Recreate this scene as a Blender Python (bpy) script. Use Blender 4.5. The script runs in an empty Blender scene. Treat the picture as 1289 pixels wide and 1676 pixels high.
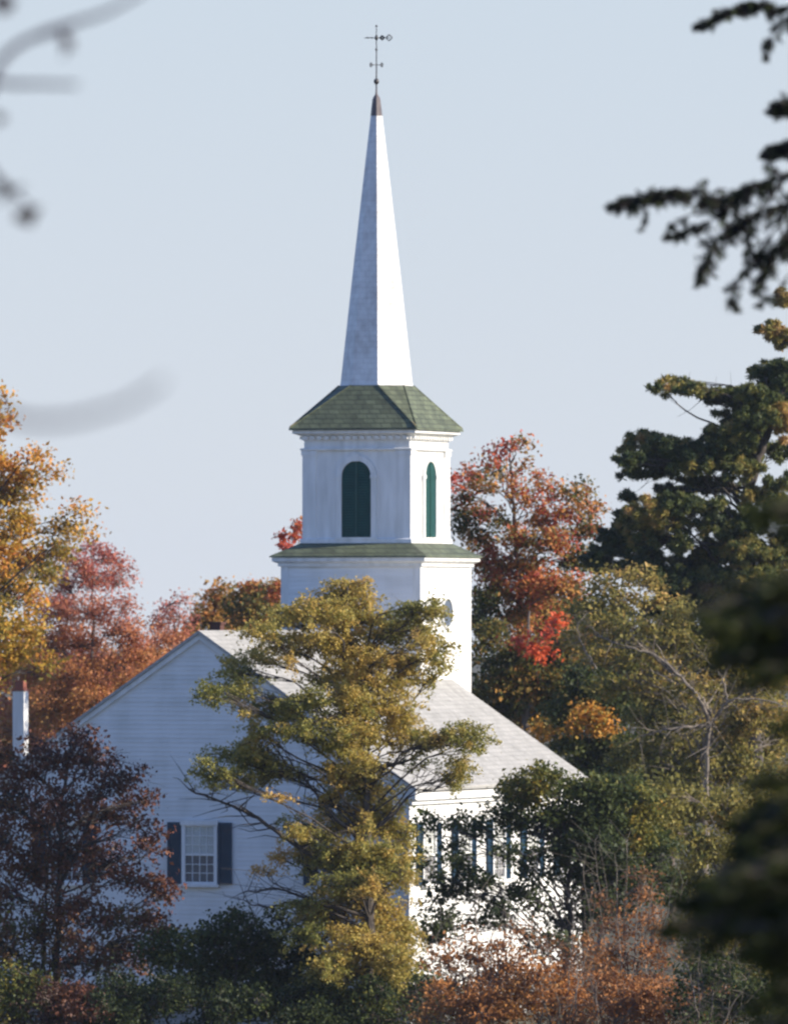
import bpy, bmesh, math, random
import numpy as np
from mathutils import Vector, Matrix

# ------------------------------------------------------------------ camera, world, sun, exposure
SC = bpy.context.scene
COL = SC.collection
F = 15600.0                 # focal length in photo pixels
CX, HY = 644.5, 1000.0      # photo centre column and horizon row
ZC = 10.95                  # camera height above the church ground

cam = bpy.data.cameras.new('camera')
cam_ob = bpy.data.objects.new('camera', cam)
COL.objects.link(cam_ob)
cam.sensor_fit = 'VERTICAL'
cam.sensor_height = 24.0
cam.lens = F / 1676.0 * 24.0
cam.shift_y = (HY - 838.0) / 1676.0
cam.clip_start = 0.5
cam.clip_end = 6000
cam_ob.location = (0, 0, ZC)
cam_ob.rotation_euler = (math.radians(90), 0, 0)
cam.dof.use_dof = True
cam.dof.focus_distance = 119.0
cam.dof.aperture_fstop = 5.6
SC.camera = cam_ob

A_SUN, ELEV = math.radians(6), math.radians(25)
TH = math.radians(20.3)
sx = math.cos(TH) * math.cos(A_SUN) + math.sin(TH) * math.sin(A_SUN)
sy = -(math.sin(TH) * math.cos(A_SUN) - math.cos(TH) * math.sin(A_SUN))
SUN_AZ = math.atan2(sx, sy)

world = bpy.data.worlds.new('World')
SC.world = world
world.use_nodes = True
wn, wl = world.node_tree.nodes, world.node_tree.links
wn.clear()
w_out = wn.new('ShaderNodeOutputWorld')
w_bg = wn.new('ShaderNodeBackground')
w_sky = wn.new('ShaderNodeTexSky')
w_sky.sky_type = 'NISHITA'
w_sky.sun_disc = False
w_sky.sun_elevation = ELEV
w_sky.sun_rotation = SUN_AZ
w_sky.altitude = 100
w_sky.air_density = 1.0
w_sky.dust_density = 0.0
w_sky.ozone_density = 5.0
w_bg.inputs['Strength'].default_value = 0.125
# pale autumn haze low in the sky, clear blue sky above it
w_tc = wn.new('ShaderNodeTexCoord')
w_sep = wn.new('ShaderNodeSeparateXYZ')
w_mr = wn.new('ShaderNodeMapRange')
w_mr.interpolation_type = 'SMOOTHSTEP'
w_mr.inputs['From Min'].default_value = 0.065
w_mr.inputs['From Max'].default_value = 0.13
w_mr.inputs['To Min'].default_value = 1.0
w_mr.inputs['To Max'].default_value = 0.0
w_hz = wn.new('ShaderNodeValToRGB')
w_hz.color_ramp.elements[0].position = 0.0
w_hz.color_ramp.elements[0].color = (0.68, 0.722, 0.785, 1)
w_hz.color_ramp.elements[1].position = 0.07
w_hz.color_ramp.elements[1].color = (0.60, 0.69, 0.785, 1)
w_sc = wn.new('ShaderNodeVectorMath'); w_sc.operation = 'SCALE'
w_sc.inputs['Scale'].default_value = 5.1
w_mix = wn.new('ShaderNodeMix'); w_mix.data_type = 'RGBA'
wl.new(w_tc.outputs['Generated'], w_sep.inputs[0])
wl.new(w_sep.outputs['Z'], w_mr.inputs['Value'])
wl.new(w_sep.outputs['Z'], w_hz.inputs[0])
wl.new(w_hz.outputs[0], w_sc.inputs[0])
wl.new(w_mr.outputs[0], w_mix.inputs['Factor'])
w_hs = wn.new('ShaderNodeHueSaturation')
w_hs.inputs['Hue'].default_value = 0.512
w_hs.inputs['Saturation'].default_value = 1.02
wl.new(w_sky.outputs[0], w_hs.inputs['Color'])
wl.new(w_hs.outputs[0], w_mix.inputs['A'])
wl.new(w_sc.outputs[0], w_mix.inputs['B'])
wl.new(w_mix.outputs['Result'], w_bg.inputs['Color'])
wl.new(w_bg.outputs[0], w_out.inputs['Surface'])

sun = bpy.data.lights.new('sun', 'SUN')
sun.energy = 5.0
sun.angle = math.radians(0.53)
sun.color = (1.0, 0.89, 0.72)
sun_ob = bpy.data.objects.new('sun', sun)
COL.objects.link(sun_ob)
sdir = Vector((sx * math.cos(ELEV), sy * math.cos(ELEV), math.sin(ELEV)))
sun_ob.rotation_euler = sdir.to_track_quat('Z', 'Y').to_euler()
sun_ob.location = (60, 200, 60)

SC.view_settings.view_transform = 'Standard'
SC.view_settings.look = 'None'
SC.view_settings.exposure = 0.68
SC.view_settings.gamma = 1.0
SC.render.engine = 'CYCLES'
SC.cycles.filter_width = 1.8
SC.cycles.max_bounces = 8
SC.cycles.use_denoising = True


# ------------------------------------------------------------------ helpers
def P(px, py, Y):
    return Vector(((px - CX) / F * Y, Y, ZC - (py - HY) / F * Y))


def tag(o, label=None, cat=None, group=None, kind=None):
    if label: o['label'] = label
    if cat: o['category'] = cat
    if group: o['group'] = group
    if kind: o['kind'] = kind
    return o


def empty(name, loc, rz=0.0, parent=None):
    o = bpy.data.objects.new(name, None)
    COL.objects.link(o)
    o.location = loc
    o.rotation_euler = (0, 0, rz)
    o.empty_display_size = 0.3
    if parent: o.parent = parent
    return o


def link_mesh(name, me, mat, parent=None):
    o = bpy.data.objects.new(name, me)
    COL.objects.link(o)
    if mat is not None:
        me.materials.append(mat)
    if parent: o.parent = parent
    return o


class MB:
    """collects shapes into one mesh"""
    def __init__(self):
        self.bm = bmesh.new()

    def quad(self, pts):
        vs = [self.bm.verts.new(p) for p in pts]
        return self.bm.faces.new(vs)

    def box(self, x0, x1, y0, y1, z0, z1):
        v = [self.bm.verts.new((x, y, z)) for z in (z0, z1) for x, y in ((x0, y0), (x1, y0), (x1, y1), (x0, y1))]
        for f in ((3, 2, 1, 0), (4, 5, 6, 7), (0, 1, 5, 4), (1, 2, 6, 5), (2, 3, 7, 6), (3, 0, 4, 7)):
            self.bm.faces.new([v[i] for i in f])

    def prism(self, poly, d):
        """closed polygon (list of Vectors) extruded along vector d"""
        a = [self.bm.verts.new(p) for p in poly]
        b = [self.bm.verts.new(Vector(p) + Vector(d)) for p in poly]
        n = len(a)
        self.bm.faces.new(list(reversed(a)))
        self.bm.faces.new(b)
        for i in range(n):
            self.bm.faces.new((a[i], a[(i + 1) % n], b[(i + 1) % n], b[i]))

    def loft(self, rings, cap=True):
        rs = [[self.bm.verts.new(p) for p in r] for r in rings]
        n = len(rs[0])
        for a, b in zip(rs, rs[1:]):
            for i in range(n):
                self.bm.faces.new((a[i], a[(i + 1) % n], b[(i + 1) % n], b[i]))
        if cap:
            self.bm.faces.new(list(reversed(rs[0])))
            self.bm.faces.new(rs[-1])

    def tube(self, p0, p1, r0, r1=None, sides=8):
        r1 = r0 if r1 is None else r1
        p0, p1 = Vector(p0), Vector(p1)
        d = (p1 - p0).normalized()
        u = d.orthogonal().normalized()
        w = d.cross(u)
        ring = lambda p, r: [p + u * (r * math.cos(2 * math.pi * i / sides)) + w * (r * math.sin(2 * math.pi * i / sides)) for i in range(sides)]
        self.loft([ring(p0, r0), ring(p1, r1)])

    def ball(self, c, r, sz=1.0):
        m = Matrix.Translation(c) @ Matrix.Diagonal((r, r, r * sz, 1))
        bmesh.ops.create_icosphere(self.bm, subdivisions=2, radius=1.0, matrix=m)

    def build(self, name, mat, parent=None, recalc=True):
        if recalc:
            bmesh.ops.recalc_face_normals(self.bm, faces=self.bm.faces)
        me = bpy.data.meshes.new(name)
        self.bm.to_mesh(me)
        self.bm.free()
        return link_mesh(name, me, mat, parent)


# ------------------------------------------------------------------ materials
def new_mat(name):
    m = bpy.data.materials.new(name)
    m.use_nodes = True
    n = m.node_tree.nodes
    n.clear()
    out = n.new('ShaderNodeOutputMaterial')
    b = n.new('ShaderNodeBsdfPrincipled')
    m.node_tree.links.new(b.outputs[0], out.inputs['Surface'])
    return m, n, m.node_tree.links, b, out


def ramp(n, stops, interp='LINEAR'):
    r = n.new('ShaderNodeValToRGB')
    r.color_ramp.interpolation = interp
    e = r.color_ramp.elements
    while len(e) < len(stops):
        e.new(0.5)
    for i, (p, c) in enumerate(stops):
        e[i].position = p
        e[i].color = (c[0], c[1], c[2], 1)
    return r


def noise_mat(name, c0, c1, scale=3.0, rough=0.6, bump=0.0, detail=6.0, stretch=(1, 1, 1), metallic=0.0):
    m, n, l, b, out = new_mat(name)
    tc = n.new('ShaderNodeTexCoord')
    mp = n.new('ShaderNodeMapping')
    mp.inputs['Scale'].default_value = stretch
    nz = n.new('ShaderNodeTexNoise')
    nz.inputs['Scale'].default_value = scale
    nz.inputs['Detail'].default_value = detail
    r = ramp(n, [(0.3, c0), (0.7, c1)])
    l.new(tc.outputs['Object'], mp.inputs['Vector'])
    l.new(mp.outputs[0], nz.inputs['Vector'])
    l.new(nz.outputs['Fac'], r.inputs[0])
    l.new(r.outputs[0], b.inputs['Base Color'])
    b.inputs['Roughness'].default_value = rough
    b.inputs['Metallic'].default_value = metallic
    if bump:
        bp = n.new('ShaderNodeBump')
        bp.inputs['Strength'].default_value = bump
        bp.inputs['Distance'].default_value = 0.02
        l.new(nz.outputs['Fac'], bp.inputs['Height'])
        l.new(bp.outputs[0], b.inputs['Normal'])
    return m


def board_mat(name, base, dirt, course=0.13, depth=0.018, dirt_amt=0.5, brickish=False, tab=0.32, tabvar=0.72, tabgap=0.5):
    """painted boards or shingles: rows along local z with a lapped profile, weathered paint"""
    m, n, l, b, out = new_mat(name)
    tc = n.new('ShaderNodeTexCoord')
    sep = n.new('ShaderNodeSeparateXYZ')
    l.new(tc.outputs['Object'], sep.inputs[0])
    dv = n.new('ShaderNodeMath'); dv.operation = 'DIVIDE'; dv.inputs[1].default_value = course
    l.new(sep.outputs['Z'], dv.inputs[0])
    fr = n.new('ShaderNodeMath'); fr.operation = 'FRACT'
    l.new(dv.outputs[0], fr.inputs[0])
    inv = n.new('ShaderNodeMath'); inv.operation = 'SUBTRACT'; inv.inputs[0].default_value = 1.0
    l.new(fr.outputs[0], inv.inputs[1])
    # row / board variation
    mp = n.new('ShaderNodeMapping')
    mp.inputs['Scale'].default_value = (0.5, 0.5, 1.0 / course * 0.6) if not brickish else (4.5, 4.5, 1.0 / course * 0.6)
    l.new(tc.outputs['Object'], mp.inputs['Vector'])
    nz = n.new('ShaderNodeTexNoise'); nz.inputs['Scale'].default_value = 1.0; nz.inputs['Detail'].default_value = 4
    l.new(mp.outputs[0], nz.inputs['Vector'])
    nz2 = n.new('ShaderNodeTexNoise'); nz2.inputs['Scale'].default_value = 0.9; nz2.inputs['Detail'].default_value = 7
    mp2 = n.new('ShaderNodeMapping'); mp2.inputs['Scale'].default_value = (1.6, 1.6, 0.45)
    l.new(tc.outputs['Object'], mp2.inputs['Vector'])
    l.new(mp2.outputs[0], nz2.inputs['Vector'])
    mul = n.new('ShaderNodeMath'); mul.operation = 'MULTIPLY'
    l.new(nz.outputs['Fac'], mul.inputs[0]); l.new(nz2.outputs['Fac'], mul.inputs[1])
    mr = n.new('ShaderNodeMapRange')
    mr.inputs['From Min'].default_value = 0.16; mr.inputs['From Max'].default_value = 0.42
    mr.inputs['To Max'].default_value = dirt_amt
    l.new(mul.outputs[0], mr.inputs['Value'])
    mix = n.new('ShaderNodeMix'); mix.data_type = 'RGBA'
    mix.inputs['A'].default_value = (*base, 1); mix.inputs['B'].default_value = (*dirt, 1)
    l.new(mr.outputs[0], mix.inputs['Factor'])
    l.new(mix.outputs['Result'], b.inputs['Base Color'])
    b.inputs['Roughness'].default_value = 0.65
    if brickish:
        ad = n.new('ShaderNodeMath'); ad.operation = 'ADD'
        l.new(sep.outputs['X'], ad.inputs[0]); l.new(sep.outputs['Y'], ad.inputs[1])
        cb = n.new('ShaderNodeCombineXYZ')
        l.new(ad.outputs[0], cb.inputs[0]); l.new(sep.outputs['Z'], cb.inputs[1])
        bt = n.new('ShaderNodeTexBrick')
        bt.inputs['Scale'].default_value = 1.0
        bt.inputs['Brick Width'].default_value = tab
        bt.inputs['Row Height'].default_value = course
        bt.inputs['Mortar Size'].default_value = 0.016
        bt.inputs['Mortar Smooth'].default_value = 0.3
        bt.inputs['Bias'].default_value = -0.1
        bt.inputs['Color1'].default_value = (1, 1, 1, 1)
        bt.inputs['Color2'].default_value = (tabvar, tabvar, tabvar, 1)
        bt.inputs['Mortar'].default_value = (tabgap, tabgap, tabgap, 1)
        l.new(cb.outputs[0], bt.inputs['Vector'])
        mm = n.new('ShaderNodeMix'); mm.data_type = 'RGBA'; mm.blend_type = 'MULTIPLY'
        mm.inputs['Factor'].default_value = 1.0
        l.new(mix.outputs['Result'], mm.inputs['A']); l.new(bt.outputs['Color'], mm.inputs['B'])
        l.new(mm.outputs['Result'], b.inputs['Base Color'])
    bp = n.new('ShaderNodeBump'); bp.inputs['Distance'].default_value = depth; bp.inputs['Strength'].default_value = 0.7
    l.new(inv.outputs[0], bp.inputs['Height'])
    l.new(bp.outputs[0], b.inputs['Normal'])
    return m


M_CLAP = board_mat('white_clapboard', (0.80, 0.80, 0.79), (0.60, 0.60, 0.57), 0.135, 0.006, 0.75)
M_TRIM = noise_mat('white_trim_paint', (0.63, 0.63, 0.61), (0.82, 0.82, 0.81), 2.4, 0.5, detail=8, stretch=(1.6, 1.6, 0.3))
M_SPIRE = board_mat('white_painted_shingle', (0.78, 0.78, 0.77), (0.50, 0.47, 0.45), 0.17, 0.02, 0.75, True, 0.24, 0.94, 0.90)
M_GREEN = board_mat('mossy_green_shingle', (0.145, 0.17, 0.10), (0.055, 0.07, 0.045), 0.15, 0.03, 0.8, True, 0.34, 0.62, 0.42)
M_ROOF = board_mat('pale_grey_shingle', (0.43, 0.42, 0.395), (0.30, 0.295, 0.275), 0.12, 0.012, 0.9, True, 0.34, 0.86, 0.78)
M_LOUV = noise_mat('dark_green_louvre_paint', (0.008, 0.055, 0.045), (0.014, 0.08, 0.065), 4, 0.45)
M_SHUT = noise_mat('dark_blue_green_shutter_paint', (0.003, 0.026, 0.058), (0.006, 0.040, 0.080), 3, 0.45)
M_BRICK = noise_mat('red_brick', (0.20, 0.06, 0.04), (0.30, 0.10, 0.06), 14, 0.8)
M_BRICKD = noise_mat('sooty_dark_brick', (0.06, 0.025, 0.02), (0.12, 0.045, 0.03), 14, 0.85)
M_STONE = noise_mat('granite_foundation', (0.22, 0.22, 0.21), (0.38, 0.37, 0.35), 5, 0.8)
M_IRON = noise_mat('dark_iron', (0.03, 0.03, 0.035), (0.07, 0.065, 0.065), 6, 0.5, metallic=0.3)
M_LEAD = noise_mat('weathered_lead', (0.07, 0.06, 0.07), (0.16, 0.13, 0.13), 5, 0.55)
M_CLOCK = noise_mat('grey_blue_disc', (0.07, 0.09, 0.13), (0.12, 0.15, 0.19), 3, 0.5)
M_BLIND = noise_mat('cream_blind', (0.46, 0.47, 0.43), (0.60, 0.60, 0.55), 3, 0.7, stretch=(1, 1, 6))
M_ROOM = noise_mat('dim_interior', (0.03, 0.02, 0.02), (0.075, 0.045, 0.04), 2.5, 0.8)
M_COPPER = noise_mat('flashing', (0.30, 0.24, 0.12), (0.42, 0.34, 0.18), 6, 0.45, metallic=0.4)

# glass
M_GLASS, _n, _l, _b, _o = new_mat('window_glass')
_b.inputs['Base Color'].default_value = (0.9, 0.95, 0.95, 1)
_b.inputs['Roughness'].default_value = 0.03
_b.inputs['IOR'].default_value = 1.45
_tr = _n.new('ShaderNodeBsdfTransparent')
_mx = _n.new('ShaderNodeMixShader'); _mx.inputs[0].default_value = 0.08
_l.new(_tr.outputs[0], _mx.inputs[1]); _l.new(_b.outputs[0], _mx.inputs[2]); _l.new(_mx.outputs[0], _o.inputs['Surface'])
_b.inputs['Metallic'].default_value = 0.0


def leaf_mat(name, stops, trans=0.35):
    m, n, l, b, out = new_mat(name)
    at = n.new('ShaderNodeAttribute'); at.attribute_name = 'tint'
    r = ramp(n, stops)
    l.new(at.outputs['Fac'], r.inputs[0])
    l.new(r.outputs[0], b.inputs['Base Color'])
    b.inputs['Roughness'].default_value = 0.55
    b.inputs['Specular IOR Level'].default_value = 0.25
    t = n.new('ShaderNodeBsdfTranslucent')
    l.new(r.outputs[0], t.inputs['Color'])
    mx = n.new('ShaderNodeMixShader'); mx.inputs[0].default_value = trans
    l.new(b.outputs[0], mx.inputs[1]); l.new(t.outputs[0], mx.inputs[2])
    l.new(mx.outputs[0], out.inputs['Surface'])
    return m


M_BARK = noise_mat('dark_bark', (0.035, 0.028, 0.024), (0.09, 0.075, 0.065), 9, 0.9, 0.5, stretch=(1, 1, 0.3))
M_BARKG = noise_mat('pale_grey_bark', (0.11, 0.09, 0.075), (0.22, 0.19, 0.16), 9, 0.9, 0.5, stretch=(1, 1, 0.3))
M_BARKV = noise_mat('purple_fringed_bark', (0.03, 0.02, 0.045), (0.06, 0.045, 0.075), 9, 0.9)  # purplish tone paints the lens colour fringe onto the blurred twigs
M_BARKR = noise_mat('brown_grey_bark', (0.09, 0.07, 0.06), (0.19, 0.155, 0.135), 9, 0.9, 0.5, stretch=(1, 1, 0.3))

# ------------------------------------------------------------------ ground
GZ = -1.4      # churchyard level


def ground_z(x, y):
    # camera hill falls to the flat church ground
    t = min(max((y - 8.0) / 105.0, 0.0), 1.0)
    t = t * t * (3 - 2 * t)
    return GZ + (ZC - 1.7 - GZ) * (1 - t)


def build_ground():
    xs = [-1500, -900, -400, -150, -80] + list(range(-50, 51, 4)) + [80, 150, 400, 900, 1500]
    ys = [-400, -150, -60, -30] + list(range(-16, 440, 8)) + [520, 700, 1000, 1600, 2500]
    rnd = random.Random(3)
    bm = bmesh.new()
    g = []
    for y in ys:
        row = []
        for x in xs:
            z = ground_z(x, y) + (rnd.uniform(-0.12, 0.12) if abs(x) < 60 and 0 < y < 440 else 0)
            row.append(bm.verts.new((x, y, z)))
        g.append(row)
    for j in range(len(ys) - 1):
        for i in range(len(xs) - 1):
            bm.faces.new((g[j][i], g[j][i + 1], g[j + 1][i + 1], g[j + 1][i]))
    me = bpy.data.meshes.new('ground')
    bm.to_mesh(me); bm.free()
    for p in me.polygons: p.use_smooth = True
    m = noise_mat('autumn_grass_ground', (0.035, 0.045, 0.018), (0.10, 0.075, 0.035), 0.7, 0.95, 0.6, detail=9)
    o = link_mesh('ground', me, m)
    tag(o, kind='structure')


build_ground()

# ------------------------------------------------------------------ church
CH_Y = 285.0
HW = 6.62                    # half width of the nave
LEN = 15.5                   # nave length
EZ, RZ = 5.75, ZC - 0.73     # eave and ridge heights
TL = 15.08                   # tower centre along the nave
SLOPE = (RZ - EZ) / HW
church = empty('church', ((328 - CX) / F * CH_Y, CH_Y, 0), -TH)
tag(church, 'white clapboard church with a tall octagonal spire above its green roofed belfry', 'church')


def window(x, y, z0, w, h, facing, blind=True):
    """double-hung window with two shutters; facing 'front' (-y) or 'side' (+x)"""
    def T(a, d, z):           # a along the wall, d out of the wall
        d += 0.026
        return (x + a, y - d, z) if facing == 'front' else (x + d, y + a, z)

    def bx(mb, a0, a1, d0, d1, z0_, z1_):
        p, q = T(a0, d0, z0_), T(a1, d1, z1_)
        mb.box(min(p[0], q[0]), max(p[0], q[0]), min(p[1], q[1]), max(p[1], q[1]), z0_, z1_)

    hw = w / 2
    fw = 0.11
    m = MB()
    bx(m, -hw, -hw + fw, 0.0, 0.07, z0, z0 + h - 0.14)
    bx(m, hw - fw, hw, 0.0, 0.07, z0, z0 + h - 0.14)
    bx(m, -hw - 0.03, hw + 0.03, 0.0, 0.10, z0 + h - 0.14, z0 + h)
    bx(m, -hw - 0.05, hw + 0.05, 0.0, 0.13, z0 - 0.09, z0)
    win = m.build('window', M_TRIM, church)
    # sashes
    zi0, zi1 = z0, z0 + h - 0.14
    zm = (zi0 + zi1) / 2
    m = MB()
    iw = hw - fw
    bx(m, -iw, iw, 0.004, 0.045, zm - 0.03, zm + 0.03)
    bx(m, -iw, iw, 0.004, 0.045, zi0, zi0 + 0.07)
    bx(m, -iw, iw, 0.004, 0.045, zi1 - 0.05, zi1)
    for (za, zb) in ((zi0 + 0.07, zm - 0.03), (zm + 0.03, zi1 - 0.05)):
        for k in range(1, 4):
            a = -iw + 2 * iw * k / 4
            bx(m, a - 0.010, a + 0.010, 0.006, 0.036, za, zb)
        n = 3
        for k in range(1, n):
            zz = za + (zb - za) * k / n
            bx(m, -iw, iw, 0.008, 0.032, zz - 0.010, zz + 0.010)
    m.build('sash', M_TRIM, win)
    m = MB()
    bx(m, -iw, iw, 0.012, 0.016, zi0 + 0.02, zi1 - 0.02)
    m.build('pane', M_GLASS, win)
    m = MB()
    bx(m, -iw, iw, 0.001, 0.004, zi0, zm)
    m.build('interior', M_ROOM, win)
    m = MB()
    bx(m, -iw, iw, 0.001, 0.005, zm, zi1)
    m.build('blind', M_BLIND, win)
    sw = 0.44
    for s in (-1, 1):
        m = MB()
        a0, a1 = (s * (hw + 0.02), s * (hw + 0.02 + sw))
        a0, a1 = min(a0, a1), max(a0, a1)
        bx(m, a0, a0 + 0.06, 0.01, 0.065, z0, z0 + h - 0.05)
        bx(m, a1 - 0.06, a1, 0.01, 0.065, z0, z0 + h - 0.05)
        for zz in (z0, z0 + (h - 0.05) * 0.48, z0 + h - 0.05 - 0.08):
            bx(m, a0 + 0.06, a1 - 0.06, 0.01, 0.06, zz, zz + 0.08)
        zz = z0 + 0.09
        while zz < z0 + h - 0.15:
            bx(m, a0 + 0.06, a1 - 0.06, 0.015, 0.048, zz, zz + 0.032)
            zz += 0.05
        bx(m, a0 + 0.06, a1 - 0.06, 0.008, 0.014, z0, z0 + h - 0.05)
        m.build('shutter', M_SHUT, church)


def lap_boards(name, corner, along, out, widths, z0, z1, course=0.135, lap=0.018):
    """real lapped boards on a wall plane; widths(z) gives the extent (a0, a1) along the wall at height z"""
    m = MB()
    c, a, o = Vector(corner), Vector(along), Vector(out)
    pt = lambda t, d, z: c + a * t + o * d + Vector((0, 0, z))
    z = z0
    while z < z1 - 0.01:
        zt = min(z + course, z1)
        b0, b1 = widths(z); t0, t1 = widths(zt)
        t1 = max(t1, t0 + 0.002)
        m.quad([pt(b0, lap, z), pt(b1, lap, z), pt(t1, 0.005, zt), pt(t0, 0.005, zt)])
        m.quad([pt(b0, 0.002, z), pt(b1, 0.002, z), pt(b1, lap, z), pt(b0, lap, z)])
        z = zt
    return m.build(name, M_CLAP, church, recalc=False)


def build_church():
    # --- nave walls
    m = MB()
    o_ = 0.0
    gab = [Vector((-HW, 0, -0.3)), Vector((HW, 0, -0.3)), Vector((HW, 0, EZ)), Vector((0, 0, RZ)), Vector((-HW, 0, EZ))]
    m.prism(gab, (0, LEN, 0))
    m.build('nave_wall', M_CLAP, church)
    m = MB()
    m.box(-HW - 0.06, HW + 0.06, -0.06, LEN + 0.06, GZ - 0.5, -0.30)
    m.build('foundation', M_STONE, church)
    # --- roof (two slabs with overhang)
    oh, go = 0.30, 0.16
    nrm = Vector((SLOPE, 0, 1)).normalized()
    for s in (-1, 1):
        m = MB()
        a = Vector((0, 0, RZ + 0.05)); b = Vector((s * (HW + oh), 0, RZ + 0.05 - SLOPE * (HW + oh)))
        up = Vector((0, 0, 0.10))
        m.prism([a + Vector((0, -go, 0)), b + Vector((0, -go, 0)), b + up + Vector((0, -go, 0)), a + up + Vector((0, -go, 0))], (0, LEN + 2 * go, 0))
        m.build('nave_roof', M_ROOF, church)
    # --- rake boards on both gables, eave cornices, corner boards
    for y0, y1 in ((-0.10, 0.0), (LEN, LEN + 0.10)):
        for s in (-1, 1):
            m = MB()
            a = Vector((0, y0, RZ + 0.045)); b = Vector((s * (HW + oh - 0.02), y0, RZ + 0.045 - SLOPE * (HW + oh - 0.02)))
            dn = Vector((0, 0, -0.17))
            m.prism([a, b, b + dn, a + dn], (0, y1 - y0, 0))
            m.build('rake_board', M_TRIM, church)
    for s in (-1, 1):
        m = MB()
        x0, x1 = sorted((s * HW, s * (HW + oh - 0.03)))
        m.box(x0, x1, -0.14, LEN + 0.14, EZ - 0.42, EZ - 0.20)
        x0, x1 = sorted((s * HW, s * (HW + 0.16)))
        m.box(x0, x1, -0.11, LEN + 0.11, EZ - 0.55, EZ - 0.42)
        x0, x1 = sorted((s * HW, s * (HW + 0.045)))
        m.box(x0, x1, -0.045, LEN + 0.045, EZ - 1.02, EZ - 0.55)
        m.build('eave_cornice', M_TRIM, church)
        for yc in (0, LEN):
            m = MB()
            sy_ = -1 if yc == 0 else 1
            ya, yb = sorted((yc + sy_ * 0.04, yc - sy_ * 0.34))
            x0, x1 = sorted((s * (HW + 0.04), s * HW))
            m.box(x0, x1, ya, yb, -0.3, EZ - 1.02)
            ya, yb = sorted((yc + sy_ * 0.04, yc))
            x0, x1 = sorted((s * HW, s * (HW - 0.36)))
            m.box(x0, x1, ya, yb, -0.3, EZ - 0.4)
            m.build('corner_board', M_TRIM, church)
    gw = lambda z: (-min(HW, (RZ - z) / SLOPE), min(HW, (RZ - z) / SLOPE))
    lap_boards('clapboards', (0, 0, 0), (1, 0, 0), (0, -1, 0), gw, -0.29, RZ - 0.02)
    lap_boards('clapboards', (HW, 0, 0), (0, 1, 0), (1, 0, 0), lambda z: (0, LEN), -0.29, EZ - 0.5)
    lap_boards('clapboards', (0, TL - 2.29, 0), (1, 0, 0), (0, -1, 0), lambda z: (-2.29, 2.29), RZ - 4.0, ZC + 1.40)
    lap_boards('clapboards', (2.29, TL, 0), (0, 1, 0), (1, 0, 0), lambda z: (-2.29, 2.29), RZ - 4.0, ZC + 1.40)
    # --- windows
    kf = F / CH_Y
    zt = ZC - (1343 - HY) / kf
    zb = ZC - (1447 - HY) / kf
    for x in (-4.35, 0.0, 4.35):
        window(x, 0, zb, 1.14, zt - zb, 'front')
    for k in range(5):
        window(HW, 1.62 + 3.08 * k, zb, 1.14, zt - zb, 'side')
    # lightning rod on the near gable peak
    m = MB()
    m.tube((0, 0.02, RZ + 0.13), (0, 0.02, RZ + 0.62), 0.014, 0.006, 6)
    m.ball((0, 0.02, RZ + 0.30), 0.03)
    m.build('lightning_rod', M_IRON, church)
    # brick chimney on the far slope
    m = MB()
    m.box(-0.72, -0.38, 2.6, 2.94, RZ - 1.0, RZ + 0.33)
    m.box(-0.76, -0.34, 2.56, 2.98, RZ + 0.33, RZ + 0.40)
    m.build('chimney', M_BRICKD, church)

    # --- tower
    hw = 2.29
    z_fb = ZC + 1.49
    m = MB()
    m.box(-hw, hw, TL - hw, TL + hw, 0.0, z_fb)
    m.build('tower_wall', M_CLAP, church)
    for sx_ in (-1, 1):
        for sy_ in (-1, 1):
            m = MB()
            cx, cy = sx_ * hw, TL + sy_ * hw
            x0, x1 = sorted((cx + sx_ * 0.03, cx - sx_ * 0.22)); y0, y1 = sorted((cy + sy_ * 0.03, cy))
            m.box(x0, x1, y0, y1, RZ - 4.0, z_fb - 0.02)
            x0, x1 = sorted((cx + sx_ * 0.028, cx)); y0, y1 = sorted((cy, cy - sy_ * 0.22))
            m.box(x0, x1, y0, y1, RZ - 4.0, z_fb - 0.022)
            m.build('corner_board', M_TRIM, church)

    def ring(h, z):
        return [(-h, TL - h, z), (h, TL - h, z), (h, TL + h, z), (-h, TL + h, z)]
    m = MB()   # skirt cornice
    m.loft([ring(hw + 0.10, z_fb - 0.10), ring(hw + 0.10, z_fb + 0.0), ring(hw + 0.17, z_fb + 0.02), ring(hw + 0.25, z_fb + 0.07), ring(hw + 0.25, z_fb + 0.18)])
    m.build('skirt_cornice', M_TRIM, church)
    m = MB()
    m.loft([ring(2.60, z_fb + 0.185), ring(2.60, z_fb + 0.225), ring(1.76, ZC + 2.17)])
    m.build('skirt_roof', M_GREEN, church)
    # round clock disc on the sunlit side face
    m = MB()
    zc_ = ZC - (1003 - HY) / 52.1
    r = 0.44
    rg = lambda rr, x: [(x, TL + 0.06 + rr * math.cos(2 * math.pi * i / 32), zc_ + rr * math.sin(2 * math.pi * i / 32)) for i in range(32)]
    m.loft([rg(r, hw), rg(r, hw + 0.05)])
    ck = m.build('clock', M_CLOCK, church)
    m = MB()
    m.loft([rg(r + 0.045, hw), rg(r + 0.045, hw + 0.085), rg(r, hw + 0.085), rg(r, hw + 0.052)], cap=False)
    m.build('clock_rim', M_TRIM, ck)

    # --- belfry
    bw = 1.755
    z0, z1 = ZC + 2.02, ZC + 5.36
    m = MB(); m.box(-bw, bw, TL - bw, TL + bw, z0, z1)
    m.build('belfry_wall', M_TRIM, church)
    m = MB()
    m.loft([ring(bw + 0.10, ZC + 2.10), ring(bw + 0.10, ZC + 2.24), ring(bw + 0.05, ZC + 2.27)])
    m.build('belfry_base', M_TRIM, church)
    m = MB()   # thin band
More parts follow.
